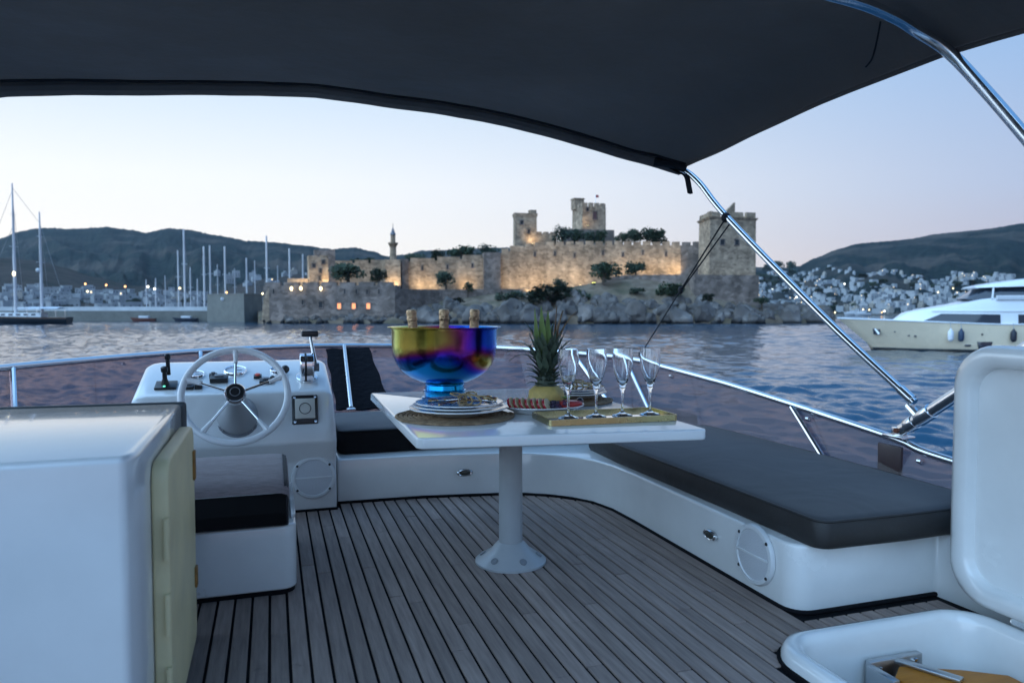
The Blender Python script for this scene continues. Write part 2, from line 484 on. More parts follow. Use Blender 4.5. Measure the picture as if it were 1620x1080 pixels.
cushion('settee_cushion', 'dark cushion on the forward settee behind the white table', fo, .272, .418, CUSH, BLACKV, (1.6, 5.1, .272))

# ---- helm seat
hs = thing('helmsman_bench', 'white moulded helm seat base in front of the steering console', 'seat', (-.3, 3.5, 0))
m = MB()
pr = rrect(-.95, .088, 3.195, 3.95, .06)
m.prism(pr, .02, .292)
obj('base', m, WHITE, hs, bevel=.012, seg=3)
m = MB(); m.prism(rrect(-.94, .080, 3.205, 3.94, .06), -.01, .019); obj('foot_seal', m, CAULK, hs)
m = MB(); m.prism([(.066, 3.30), (.088, 3.34), (.088, 3.93), (.066, 3.93)], .292, .305)
obj('side_lip', m, WHITE, hs, bevel=.004, seg=2)
so_ = arc((-.01, 3.86), .05, 0, 90, 4) + arc((-.85, 3.86), .05, 90, 180, 4) + arc((-.85, 3.25), .05, 180, 270, 4) + [(-.4, 3.19)] + arc((-.01, 3.24), .05, 270, 360, 4)
t = thing('helm_seat_cushion', 'grey topped black sided cushion on the helm seat', 'cushion', (-.4, 3.5, .292))
prof = [(3.19, .294), (3.165, .306), (3.155, .36), (3.160, .440), (3.185, .466), (3.28, .482), (3.42, .499), (3.58, .504), (3.74, .495), (3.84, .47), (3.88, .44), (3.88, .294)]
m = MB(); xs = [(-.90, .02), (-.88, 0), (0.040, .012), (.056, .05)]
m.loft([[(x, 3.53 + (y - 3.53) * (1 - i), .294 + (z - .294) * (1 - i)) for y, z in prof[:4]] for x, i in xs], False)
m.loft([[(x, 3.53 + (y - 3.53) * (1 - i), .294 + (z - .294) * (1 - i)) for y, z in prof] for x, i in xs[-2:]], True, True)
obj('boxing', m, mat('seat_front_vinyl', (.022, .022, .027), .6, spec=.3, bump=.1, bscale=50), t, smooth=50)
m = MB(); m.loft([[(x, y - .002, z + .002 - .014 * i) for y, z in prof[3:11]] for x, i in ((-.90, .6), (-.85, 0), (-.02, 0), (.030, .25), (.050, .8), (.0605, 2.0))], False)
obj('top_panel', m, GREYF, t, smooth=60)

# ---- steering console
hc = thing('helm_console', 'white steering console with wheel, gauges and chrome throttle', 'console', (-.2, 4.7, 0))
side = [(4.49, 0), (4.47, .30), (4.41, .42), (4.44, .52), (4.50, .705), (4.53, .722), (4.98, .856), (5.04, .862), (5.10, .84), (5.12, .0)]
m = MB(); L, Rr = -.76, .357
def xin(z): return .0 if z < .45 else (z - .45) * .06
rings = []
for x, ins in ((L, 1), (L + .03, .25), (L + .08, 0), (Rr - .08, 0), (Rr - .03, .25), (Rr, 1)):
    rings.append([(x + (xin(z) if x < 0 else -xin(z)), y + (.03 * ins if 0 < i < 4 else -.05 * ins if z > .8 else 0), max(0, z - .03 * ins * (z > .6))) for i, (y, z) in enumerate(side)])
m.loft(rings, True, True)
obj('body', m, WHITE, hc, bevel=.012, seg=2, smooth=40, ang=22)
m = MB(); m.bb(-.76, .36, 4.475, 4.49, -.004, .012); obj('foot_seal', m, CAULK, hc)
sl_ = math.atan2(.856 - .722, .45)
Rd = Matrix.Rotation(sl_, 3, 'X')                          # dash plane
def dash(x, s, h=0): return Vector((x, 4.53 + s * math.cos(sl_) - h * math.sin(sl_), .722 + s * math.sin(sl_) + h * math.cos(sl_)))
# steering wheel
WC = Vector((-.19, 4.20, .735)); phi = math.radians(29)
Rw = Matrix.Rotation(math.radians(90) - phi, 3, 'X')       # local z -> wheel axis towards the helmsman
WHP = mat('white_wheel_plastic', (.78, .79, .80), .3, coat=.3)
wr = MB(); wr.tube([WC + Rw @ Vector((.268 * math.cos(q), .268 * math.sin(q), 0)) for q in [2 * math.pi * k / 64 for k in range(64)]], .0185, 12, closed=True)
sw = obj('steering_wheel', wr, WHP, hc, smooth=60)
for q in (90, 22, 158, 232, 308):
    q = math.radians(q); u = Vector((math.cos(q), math.sin(q), 0))
    a, b = WC + Rw @ (u * .03 + Vector((0, 0, .015))), WC + Rw @ (u * .215 + Vector((0, 0, .004)))
    o = MB(); o.tube([a, b], .0065, 10); p = obj('spoke', o, CHROME, sw)
    o = MB(); o.tube([WC + Rw @ (u * .185 + Vector((0, 0, .006))), WC + Rw @ (u * .23 + Vector((0, 0, .003))), WC + Rw @ (u * .262)], [.010, .013, .019], 10); obj('spoke_boot', o, WHP, p)
o = MB(); o.lathe([(.001, -.03), (.052, -.03), (.056, .0), (.056, .03), (.050, .040), (.045, .041)], WC, 36, Rw); p = obj('hub', o, CHROME, sw)
o = MB(); o.lathe([(.046, .0405), (.043, .047), (.02, .0485), (.001, .049)], WC, 36, Rw); obj('hub_cap', o, BLACK, sw)
o = MB(); o.lathe([(.027, .0488), (.026, .0500), (.0235, .0500), (.0225, .0488)], WC, 36, Rw); obj('cap_ring', o, GREYP, sw)
o = MB(); o.lathe([(.112, -.36), (.112, -.31), (.104, -.27), (.084, -.24), (.072, -.19), (.06, -.12), (.046, -.04), (.02, -.03)], WC, 40, Rw); obj('wheel_pedestal', o, ALU, hc)
o = MB(); o.lathe([(.124, -.37), (.124, -.315), (.118, -.31), (.112, -.312)], WC, 40, Rw); p = obj('pedestal_flange', o, GREYP, hc)
for q in (45, 135, 225, 315):
    q = math.radians(q); o = MB(); o.lathe([(.008, -.313), (.007, -.303), (.0005, -.302)], WC + Rw @ Vector((.117 * math.cos(q), .117 * math.sin(q), 0)), 8, Rw); obj('bolt', o, STEEL, p)
# gauges
GAUGE = mat('gauge_face', (.62, .66, .72), .25)
for x, s, r in ((-.215, .30, .068), (-.435, .25, .050), (.03, .29, .046)):
    o = MB(); o.lathe([(r, 0), (r, .012), (r * .93, .02), (r * .86, .018), (r * .85, .01)], dash(x, s), 36, Rd); p = obj('gauge', o, CHROME, hc)
    o = MB(); o.lathe([(r * .855, .0105), (.001, .0115)], dash(x, s), 36, Rd); obj('dial_face', o, GAUGE, p)
    o = MB(); o.box(dash(x + r * .25, s + .004, .0125), (r * .6, .004, .001), Rd); obj('needle', o, BLACK, p)
# joystick
o = MB(); o.box(dash(-.58, .10, .008), (.115, .11, .016), Rd); js = obj('joystick', o, BLACK, hc, bevel=.006)
o = MB(); o.lathe([(.024, .014), (.020, .03), (.013, .045), (.012, .085), (.018, .09), (.019, .115), (.012, .12), (.001, .121)], dash(-.585, .105), 16, Rd); obj('stick', o, BLACK, js)
o = MB(); o.lathe([(.012, .06), (.011, .15), (.016, .155), (.017, .18), (.01, .187), (.001, .188)], dash(-.568, .135), 16, Rd); obj('stick', o, BLACK, js)
o = MB(); o.lathe([(.007, .0165), (.006, .020), (.0005, .0205)], dash(-.585, .062), 10, Rd); obj('indicator_light', o, mat('green_led', (.1, .9, .5), .4, emit=1.6, emcol=(.15, .9, .55)), js)
# switches
for (x, s, wx, wy, hh) in ((-.455, .07, .05, .07, .02), (-.405, .07, .04, .06, .03), (-.30, .16, .10, .07, .03), (-.335, .21, .045, .03, .03), (-.04, .12, .07, .06, .02), (.0, .13, .03, .03, .03)):
    o = MB(); o.box(dash(x, s, hh / 2), (wx, wy, hh), Rd); p = obj('switch', o, BLACK, hc, bevel=.004)
    o = MB(); o.box(dash(x, s + wy * .1, hh + .004), (wx * .5, wy * .4, .009), Rd); obj('rocker', o, GREYP, p, bevel=.002)
o = MB(); o.box(dash(-.085, .20, .008), (.046, .045, .016), Rd); p = obj('stop_button', o, BLACK, hc, bevel=.003)
o = MB(); o.lathe([(.016, .015), (.015, .024), (.001, .026)], dash(-.085, .20), 16, Rd); obj('button_cap', o, mat('red_button', (.75, .09, .05), .4), p)
o = MB(); o.ball(dash(.075, .25, .03), .026, 16, 10); p = obj('compass_knob', o, BLACK, hc)
# throttle
o = MB(); pts = [(-.075, 0), (.075, 0), (.075, .09), (.06, .13), (.02, .155), (-.02, .155), (-.06, .13), (-.075, .09)]
tc_ = dash(.20, .17)
rings = [[tc_ + Rd @ Vector((x, p[0] * k, p[1])) for p in pts] for x, k in ((-.042, .9), (-.034, 1), (.034, 1), (.042, .9))]
o.loft(rings, True, True); th = obj('throttle', o, CHROME, hc, bevel=.004)
o = MB(); o.loft([[tc_ + Rd @ Vector((x, p[0] * 1.03, p[1] * 1.03)) for p in pts] for x in (-.014, -.002)], True, True); obj('throttle_band', o, BLACK, th)
o = MB(); o.lathe([(.068, 0), (.068, .012), (.06, .016)], tc_, 28, Rd, 0, .95, 1.25, True); obj('throttle_base', o, STEEL, th)
o = MB(); q0 = tc_ + Rd @ Vector((.055, 0, .07)); o.tube([q0 - Vector((.02, 0, 0)), q0 + Vector((.018, 0, 0))], .026, 16); obj('pivot', o, GREYP, th)
o = MB(); q1 = Vector((.225, 4.72, 1.03)); o.tube([q0, q0 * .45 + q1 * .55, q1], [.014, .011, .009], 10); lv = obj('lever', o, STEEL, th)
o = MB(); o.bb(.172, .274, 4.70, 4.735, 1.022, 1.060); obj('lever_handle', o, BLACK, lv, bevel=.010, seg=3)
# socket
Rf = Matrix.Rotation(math.radians(90 - 17), 3, 'X')
sc_ = Vector((.178, 4.462, .607))
o = MB(); o.box(sc_, (.145, .170, .03), Rf); sk_ = obj('power_socket', o, BLACK, hc, bevel=.008)
o = MB(); o.box(sc_ + Rf @ Vector((0, .004, .017)), (.112, .118, .010), Rf); pl = obj('socket_plate', o, mat('socket_plastic', (.62, .60, .54), .4), sk_, bevel=.003)
o = MB(); o.lathe([(.034, .0225), (.032, .026), (.028, .020), (.001, .019)], sc_ + Rf @ Vector((0, .004, 0)), 28, Rf); obj('socket_well', o, mat('socket_dark', (.06, .06, .065), .4), pl)
for dx in (-.012, .012):
    o = MB(); o.lathe([(.006, .0205), (.0005, .021)], sc_ + Rf @ Vector((dx, .004, 0)), 10, Rf); obj('pin_hole', o, BLACK, pl)
for dx, dy in ((-.058, -.072), (.058, -.072), (-.058, .072), (.058, .072)):
    o = MB(); o.lathe([(.009, .015), (.008, .019), (.0005, .0195)], sc_ + Rf @ Vector((dx, dy, 0)), 10, Rf); obj('screw', o, STEEL, sk_)
speaker((.222, 4.476, .205), R_front, hc, .128)

# ---- foreground cabinet with cream door
cb = thing('cabinet', 'white wet bar cabinet with rounded top in the left foreground', 'cabinet', (-.8, 2.4, 0))
m = MB(); m.prism([(-1.9, 1.86), (-.325, 1.865), (-.304, 1.93), (-.310, 2.86), (-1.9, 2.95)], 0, .86)
obj('body', m, WHITE, cb, bevel=.016, seg=4)
m = MB(); m.prism([(-1.9, 2.955), (-.31, 2.865), (-.296, 2.865), (-.296, 2.895), (-1.9, 2.985)], .02, .864)
obj('back_panel', m, mat('dark_grey_panel', (.05, .06, .065), .4), cb, bevel=.012, seg=3)
def yz_panel(pts, x0, x1):
    o = MB(); o.loft([[(x, p[0], p[1]) for p in pts] for x in (x0, x1)], True, True); return o
dr = obj('door', yz_panel(rrect(2.09, 2.76, .055, .80, .06), -.304, -.262), CREAM, cb, bevel=.010, seg=3)
tag(dr, 'aged cream locker door on the side of the cabinet')
for z in (.60, .40, .205):
    o = MB(); o.bb(-.2630, -.2612, 2.085, 2.15, z - .055, z + .055); hg = obj('hinge', o, CREAM, dr, bevel=.0008)
    o = MB(); o.tube([(-.268, 2.08, z - .055), (-.268, 2.08, z + .055)], .007, 10); obj('hinge_knuckle', o, CREAM, hg)
for z, h in ((.665, .10), (.28, .07)):
    o = MB(); o.bb(-.2625, -.254, 2.70, 2.735, z - h / 2, z + h / 2); obj('latch', o, mat('rusty_latch', (.40, .20, .05), .6, var=.5, vscale=40), dr, bevel=.003)

# ---- table
tb = thing('table', 'white glossy cockpit table on a single grey pedestal', 'table', (1.064, 3.295, 0))
m = MB(); tp = [(.524, 2.795), (1.712, 2.635), (1.756, 4.34), (.548, 4.40)]
n_ = []
for i, p in enumerate(tp):
    P, Q, Z = Vector(tp[i - 1]), Vector(p), Vector(tp[(i + 1) % 4])
    a, b = (P - Q).normalized(), (Z - Q).normalized()
    n_ += [tuple(Q + a * .03 * (1 - t) ** 1.5 + b * .03 * t ** 1.5) for t in (0, .25, .5, .75, 1)]
m.prism(n_, .655, .70)
obj('table_top', m, WHITE2, tb, bevel=.008, seg=3)
m = MB(); m.lathe([(.0560, .05), (.0552, .40), (.0545, .645)], (1.064, 3.295, 0), 40); obj('pedestal', m, ALU, tb)
m = MB(); m.lathe([(.17, .640), (.17, .655)], (1.064, 3.295, 0), 32, cap=True); obj('mounting_plate', m, ALU, tb)
m = MB(); m.lathe([(.168, .0), (.168, .010), (.160, .016), (.095, .060), (.066, .092), (.0565, .098)], (1.064, 3.295, 0), 56); bf = obj('base_flange', m, ALU, tb)
for k in range(6):
    q = math.radians(-90 + k * 60 + 8); e = math.atan2(.044, .065)
    Rb = Matrix.Rotation(q, 3, 'Z') @ Matrix.Rotation(math.radians(90) - (math.pi / 2 - e), 3, 'Y')
    c = Vector((1.064, 3.295, .036)) + Vector((math.cos(q), math.sin(q), 0)) * .1325
    o = MB(); o.lathe([(.017, .0), (.017, .004), (.012, .005), (.001, .002)], c, 14, Rb); obj('bolt', o, GREYP, bf)

# ---- things on the table
TZ = .7003
RATTAN = mat('woven_seagrass', (.40, .27, .16), .85, var=.6, vscale=40, bump=.8, bscale=70, col2=(.15, .095, .05))
def placemat(c, r, label):
    t = thing('placemat', label, 'placemat', (c[0], c[1], TZ), 'round woven placemats')
    m = MB()
    rr = 0.004; k = 0; pts = []
    turns = 13
    for i in range(turns * 40 + 1):
        a = 2 * math.pi * i / 40; q = r * (.03 + .955 * i / (turns * 40))
        pts.append((c[0] + q * math.cos(a) + random.uniform(-.0012, .0012), c[1] + q * math.sin(a) + random.uniform(-.0012, .0012), TZ + .0085 + .0018 * math.sin(i * 2.1)))
    m.tube(pts, r / turns * .53, 6)
    m.v = [Vector((p.x, p.y, TZ + .001 + (p.z - TZ - .0085) * .62 + .0055)) for p in m.v]
    obj('braid', m, RATTAN, t)
PORC = mat('porcelain', (.74, .75, .75), .15, coat=.5)
PORCG = mat('grey_stoneware', (.52, .55, .55), .22, coat=.3, var=.1, vscale=14)
def blue_plate_mat():
    m = bpy.data.materials.new('blue_patterned_glaze'); m.use_nodes = True; t = m.node_tree; b = t.nodes['Principled BSDF']
    c = N(t, 'ShaderNodeTexCoord'); wv = N(t, 'ShaderNodeTexWave', wave_type='RINGS', rings_direction='Z'); wv.inputs['Scale'].default_value = 22; wv.inputs['Distortion'].default_value = 9
    wv.inputs['Detail'].default_value = 3; wv.inputs['Detail Scale'].default_value = 2.2
    t.links.new(c.outputs['Object'], wv.inputs[0])
    r = ramp(t, [(.0, (.045, .11, .33)), (.52, (.07, .17, .42)), (.62, (.55, .63, .74)), (1, (.62, .68, .76))])
    t.links.new(wv.outputs[0], r.inputs[0]); t.links.new(r.outputs[0], b.inputs['Base Color'])
    b.inputs['Roughness'].default_value = .14; b.inputs['Coat Weight'].default_value = .5
    return m
BLUEP = blue_plate_mat()
def plate(c, r, z, h, material, label, group=None, rim=None):
    t = thing('plate', label, 'plate', (c[0], c[1], z), group)
    m = MB(); m.lathe([(.001, 0), (r * .55, 0), (r * .60, .004), (r * .93, h - .004), (r, h - .001), (r, h + .003), (r * .965, h + .004), (r * .66, .012), (r * .60, .0085), (.001, .008)], (c[0], c[1], z), 64)
    obj('dish', m, material, t, smooth=50)
    if rim:
        m = MB(); m.lathe([(r * .985, h + .0040), (r * 1.003, h + .0046), (r * 1.006, h + .001)], (c[0], c[1], z), 64); obj('rim', m, rim, t)
    return t
GOLD = mat('gold_cutlery', (.80, .52, .22), .2, 1)
TWINE = mat('jute_twine', (.40, .28, .15), .9, bump=.6, bscale=120)
def cutlery(c, z, ang, label, k=1.4):
    t = thing('cutlery_bundle', label, 'cutlery', (c[0], c[1], z), 'cutlery bundles tied with twine')
    R = Matrix.Rotation(ang, 3, 'Z')
    def P(x, y, q): return Vector((c[0], c[1], z)) + R @ Vector((x * k, y * k, q * 1.1))
    for kind, y, e, mt in (('fork', .012, .05, CHROME), ('fork', -.006, -.02, STEEL), ('knife', -.022, -.03, STEEL), ('spoon', .026, -.04, GOLD), ('spoon', .0, .035, GOLD), ('teaspoon', -.03, .0, GOLD)):
        sgn = 1 if kind.endswith('spoon') else -1
        m = MB(); m.tube([P(-.10 * sgn, y - e, .016), P(0, y, .026), P(.05 * sgn, y + e * .5, .020)], [.0055, .0045, .0035], 8)
        hd = P(.085 * sgn, y + e, .024)
        if kind.endswith('spoon'):
            rr = .030 if kind == 'spoon' else .022
            m.lathe([(.001, -.008), (rr * .6, -.005), (rr, .004), (rr * .94, .005), (rr * .5, -.002), (.001, -.005)], hd, 20, R, 0, 1.35, .9)
        elif kind == 'fork':
            m.box(P(-.065, y + e * .7, .022), (.028, .026, .004), R)
            for q in (-.010, -.0033, .0033, .010):
                m.tube([P(-.078, y + e * .8 + q, .023), P(-.118, y + e * 1.1 + q, .030)], [.0022, .0014], 6)
        else:
            m.loft([[P(x, y + e * .6 + a * wv, .020 + b * .002) for a, b in ((-1, 0), (0, 1), (1, 0), (0, -1))] for x, wv in ((-.045, .006), (-.09, .011), (-.13, .009), (-.145, .002))], True, True)
        obj(kind, m, mt, t, smooth=50)
    m = MB()
    for k in range(4):
        m.tube([P(-.012 + k * .007 + .003 * math.sin(q), .043 * math.cos(q), .024 + .020 * math.sin(q)) for q in [2 * math.pi * i / 18 for i in range(18)]], .0042, 6, closed=True)
    for s_ in (-1, 1):
        m.tube(smooth_path([P(0, 0, .044), P(.010 * s_, .010, .050), P(.020 * s_, .006, .050), P(.016 * s_, -.008, .045), P(0, 0, .042)], 5), .0035, 6)
        m.tube([P(0, 0, .044), P(.02 * s_, -.03, .044), P(.03 * s_, -.05, .03)], .003, 6)
    obj('twine', m, TWINE, t)
placemat((.792, 3.30), .275, 'round woven placemat under the near plate stack beside the table edge')
c1 = (.805, 3.27)
plate(c1, .222, TZ + .0155, .032, PORC, 'white dinner plate at the bottom of the near stack', 'plates in the near stack', PORC)
plate(c1, .206, TZ + .033, .026, PORCG, 'grey dinner plate in the middle of the near stack', 'plates in the near stack', PORC)
plate((.81, 3.27), .198, TZ + .053, .018, BLUEP, 'blue and white patterned plate on top of the near stack', 'plates in the near stack', PORC)
cutlery((.83, 3.26), TZ + .056, math.radians(8), 'gold and steel cutlery tied with twine on the near blue plate')
placemat((1.515, 3.68), .235, 'round woven placemat at the far side behind the champagne glasses')
c2 = (1.555, 3.69)
plate(c2, .172, TZ + .0155, .030, PORC, 'white dinner plate at the bottom of the far stack', 'plates in the far stack', PORC)
plate(c2, .164, TZ + .032, .025, PORCG, 'grey dinner plate in the middle of the far stack', 'plates in the far stack', PORC)
plate(c2, .158, TZ + .050, .018, BLUEP, 'blue rimmed plate on top of the far stack', 'plates in the far stack', PORC)
cutlery((1.545, 3.68), TZ + .053, math.radians(12), 'gold cutlery tied with twine on the far plate stack')

# rainbow bowl and bottles
def rainbow():
    m = bpy.data.materials.new('rainbow_titanium'); m.use_nodes = True; t = m.node_tree; b = t.nodes['Principled BSDF']
    c = N(t, 'ShaderNodeTexCoord'); s = N(t, 'ShaderNodeSeparateXYZ'); t.links.new(c.outputs['Object'], s.inputs[0])
    n = N(t, 'ShaderNodeTexNoise'); n.inputs['Scale'].default_value = 5.5; n.inputs['Detail'].default_value = 1.5; t.links.new(c.outputs['Object'], n.inputs[0])
    # oxide thickness drifts from port to starboard and swirls with the noise
    def mth(op, a, b_): 
        q = N(t, 'ShaderNodeMath', operation=op)
        for i, v in enumerate((a, b_)):
            if hasattr(v, 'is_linked') or hasattr(v, 'links'): t.links.new(v, q.inputs[i])
            else: q.inputs[i].default_value = v
        return q.outputs[0]
    top_ = mth('ADD', mth('MULTIPLY', s.outputs[0], 1.9), .47)
    right = mth('MAXIMUM', mth('MULTIPLY', mth('ADD', s.outputs[0], .02), 5.0), 0.0)
    lowz = mth('MAXIMUM', mth('MULTIPLY', mth('SUBTRACT', s.outputs[2], .095), 8.0), 0.0)
    bot_ = mth('MAXIMUM', mth('SUBTRACT', .80, mth('MULTIPLY', mth('MULTIPLY', right, lowz), 2.0)), .16)
    k = N(t, 'ShaderNodeMapRange', interpolation_type='SMOOTHSTEP'); k.inputs['From Min'].default_value = .225; k.inputs['From Max'].default_value = .125
    t.links.new(mth('ADD', s.outputs[2], mth('MULTIPLY', mth('SUBTRACT', n.outputs[0], .5), .10)), k.inputs['Value'])
    mxv = N(t, 'ShaderNodeMix', data_type='FLOAT'); t.links.new(k.outputs[0], mxv.inputs[0]); t.links.new(top_, mxv.inputs[2]); t.links.new(bot_, mxv.inputs[3])
    v = mth('ADD', mxv.outputs[0], mth('MULTIPLY', mth('SUBTRACT', n.outputs[0], .5), .30))
    r = ramp(t, [(.0, (.30, .42, .12)), (.12, (.78, .62, .10)), (.28, (.70, .55, .10)), (.40, (.50, .22, .08)), (.48, (.42, .05, .16)), (.55, (.16, .02, .42)), (.64, (.02, .06, .58)), (.78, (.01, .26, .60)), (.92, (.02, .42, .60)), (1.0, (.10, .50, .45))])
    t.links.new(v, r.inputs[0]); t.links.new(r.outputs[0], b.inputs['Base Color'])
    b.inputs['Metallic'].default_value = 1; b.inputs['Roughness'].default_value = .19
    return m
RAIN = rainbow()
bc = (.862, 3.80)
bw = thing('champagne_bowl', 'rainbow iridescent metal champagne bowl on a ringed foot', 'bowl', (bc[0], bc[1], TZ))
m = MB(); m.lathe([(.001, .108), (.10, .108), (.135, .118), (.185, .142), (.225, .172), (.252, .21), (.268, .255), (.274, .30), (.276, .385), (.279, .394), (.296, .398), (.2965, .402), (.280, .4015), (.270, .394), (.268, .30), (.262, .257), (.246, .215), (.218, .178), (.18, .150), (.13, .127), (.001, .120)], (bc[0], bc[1], TZ), 96)
obj('basin', m, RAIN, bw, smooth=50)
for k, (z0, r0, r1) in enumerate(((0, .122, .112), (.037, .112, .106), (.073, .105, .104))):
    m = MB(); m.lathe([(.06, z0 + .001), (r1, z0 + .001), (r0 - .004, z0 + .024), (r0, z0 + .029), (r0, z0 + .034), (r0 - .006, z0 + .036), (.06, z0 + .036)], (bc[0], bc[1], TZ), 64)
    obj('foot_ring', m, RAIN, bw)
FOIL = mat('gold_foil', (.66, .45, .27), .45, 1, var=.4, vscale=60, bump=.9, bscale=90)
BOTG = mat('dark_green_bottle_glass', (.01, .03, .015), .08, coat=.5)
for x, y, tilt, lab in ((.72, 3.80, -6, 'gold foiled champagne bottle neck leftmost in the rainbow bowl'), (.860, 3.80, 0, 'gold foiled champagne bottle neck in the middle of the rainbow bowl'), (1.015, 3.80, 2, 'gold foiled champagne bottle neck rightmost in the rainbow bowl')):
    R = Matrix.Rotation(math.radians(tilt), 3, 'Y'); zb = TZ + (.131 if abs(x - .862) < .1 else .165)
    h = 1.195 - zb
    t = thing('champagne_bottle', lab, 'bottle', (x, y, zb), 'champagne bottles in the bowl')
    m = MB(); m.lathe([(.001, 0), (.05, 0), (.058, .01), (.058, .10), (.05, .13), (.030, .175), (.024, h - .13)], (x, y, zb), 28, R); obj('glass_body', m, BOTG, t)
    m = MB()
    m.lathe([(.0255, h - .15), (.0240, h - .08), (.0235, h - .062), (.027, h - .058), (.0275, h - .046), (.0245, h - .042), (.0255, h - .03), (.0265, h - .014), (.023, h - .004), (.012, h), (.001, h)], (x, y, zb), 24, R)
    for q in m.v: q += Vector((random.uniform(-.0013, .0013), random.uniform(-.0013, .0013), 0))
    obj('foil_cap', m, FOIL, t)
# tray and flutes
BRASS = mat('brass_tray', (.52, .44, .22), .25, 1, var=.15, vscale=12)
ty = thing('tray', 'narrow gold rimmed tray holding four champagne flutes', 'tray', (1.42, 3.02, TZ))
Rt = Matrix.Rotation(math.radians(-2.5), 3, 'Z')
def trp(p, c=(1.415, 3.02)): 
    q = Rt @ Vector((p[0], p[1], 0)); return (c[0] + q.x, c[1] + q.y)
oo = [trp(p) for p in rrect(-.30, .30, -.135, .135, .018, 3)]; ii = [trp(p) for p in rrect(-.294, .294, -.129, .129, .014, 3)]
m = MB(); rings = [[(p[0], p[1], TZ + .001) for p in oo], [(p[0], p[1], TZ + .027) for p in oo], [(p[0], p[1], TZ + .027) for p in ii], [(p[0], p[1], TZ + .010) for p in ii]]
m.loft(rings, True, False); obj('rim_wall', m, BRASS, ty, smooth=30)
m = MB(); m.prism(list(reversed([trp(p) for p in rrect(-.293, .293, -.128, .128, .014, 3)])), TZ + .002, TZ + .0105); obj('mirror_base', m, mat('tray_mirror', (.75, .76, .78), .06, .9), ty)
fl0 = None
for x, lab in ((1.247, 'champagne flute nearest the pineapple, first in the tray row'), (1.381, 'second champagne flute from the pineapple in the tray row'), (1.51, 'third champagne flute from the pineapple in the tray row'), (1.648, 'champagne flute at the outer end of the tray row')):
    if fl0 is None:
        zb = TZ + .0112
        fl0 = thing('champagne_flute', lab, 'glass', (x, 3.03, zb), 'champagne flutes on the tray')
        C = (x, 3.03, zb)
        m = MB(); m.lathe([(.001, 0), (.046, 0), (.0475, .002), (.044, .005), (.02, .011), (.008, .018), (.0058, .03), (.0055, .095), (.008, .112), (.014, .124), (.014, .128), (.006, .1285), (.001, .1286)], C, 36); obj('stem', m, GLASS, fl0, smooth=60)
        m = MB(); m.lathe([(.001, .1295), (.012, .1295), (.0165, .14), (.028, .168), (.039, .20), (.0455, .232), (.0472, .262), (.0450, .29), (.0425, .306), (.0412, .3065), (.0436, .289), (.0456, .262), (.0440, .233), (.0375, .202), (.0265, .171), (.013, .145), (.001, .139)], C, 40); obj('glass_bowl', m, GLASS, fl0, smooth=60)
    else:
        dup(fl0, Vector((x, 3.03 + (x - 1.25) * -.02, TZ + .0112)) * S, x * 3, lab)
# platter and fruit
pc = (1.235, 3.325)
pt = thing('serving_platter', 'oval white serving platter with fruit beside the pineapple', 'platter', (pc[0], pc[1], TZ))
m = MB(); m.lathe([(.001, 0), (.13, 0), (.14, .004), (.20, .030), (.206, .033), (.205, .038), (.196, .036), (.135, .012), (.001, .011)], (pc[0], pc[1], TZ), 64, None, 0, 1, .82); obj('dish', m, PORC, pt, smooth=50)
# pineapple
pp = Vector((1.29, 3.42, TZ + .0122))
pn = thing('pineapple', 'peeled yellow pineapple base with tall spiky green crown', 'pineapple', pp)
PINEF = mat('pineapple_flesh', (.72, .52, .16), .55, var=.35, vscale=30, bump=.5, bscale=60)
LEAFM = mat('pineapple_leaf', (.125, .16, .10), .5, var=.5, vscale=25, rnd=.5, col2=(.04, .06, .045))
LEAFG = mat('fresh_pineapple_leaf', (.17, .25, .06), .5, var=.4, vscale=10, rnd=.2)
LEAFB = mat('dry_leaf_tip', (.26, .15, .07), .7, var=.5, vscale=14)
m = MB(); m.lathe([(.001, 0), (.070, 0), (.086, .02), (.091, .05), (.085, .080), (.062, .102), (.03, .110), (.001, .112)], pp, 28)
for i, q in enumerate(m.v): q += Vector((noise.noise(q * 40), noise.noise(q * 40 + Vector((9, 0, 0))), 0)) * .004
obj('flesh', m, PINEF, pn, smooth=70)
m = MB(); m.lathe([(.060, .094), (.050, .112), (.042, .13), (.034, .17), (.026, .28), (.001, .34)], pp, 16); obj('crown_core', m, LEAFM, pn)
rl = random.Random(11)
def leaf(z, a, ln, lean, wd, mt, curl):
    u = Vector((math.cos(a), math.sin(a), 0)); s_ = Vector((-math.sin(a), math.cos(a), 0))
    m = MB(); rings = []
    for i in range(7):
        q = i / 6; th_ = lean * (.5 + .5 * q) + curl * q * q
        # integrate roughly along an arc
        c = pp + Vector((0, 0, z)) + u * (.03 + ln * q * math.sin(th_) * .92) + Vector((0, 0, ln * q * math.cos(th_)))
        wv = wd * (1 - q ** 1.7) * (.75 + .5 * q if q < .4 else .95)
        nn = u * math.cos(th_) - Vector((0, 0, math.sin(th_)))
        rings.append([c - s_ * wv + nn * wv * .35, c - nn * .0015, c + s_ * wv + nn * wv * .35, c + nn * .0025])
    m.loft(rings, True, True)
    obj('leaf', m, mt, pn, smooth=60)
for lv in range(9):
    for k in range(8):
        a = k * math.pi / 4 + lv * 1.1 + rl.uniform(-.2, .2); z = .10 + lv * .022
        leaf(z, a, .062 + lv * .007 + rl.uniform(-.01, .02), 1.22 - lv * .06 + rl.uniform(-.12, .12), .017 + .001 * lv, LEAFM, .1 if lv < 4 else -.25)
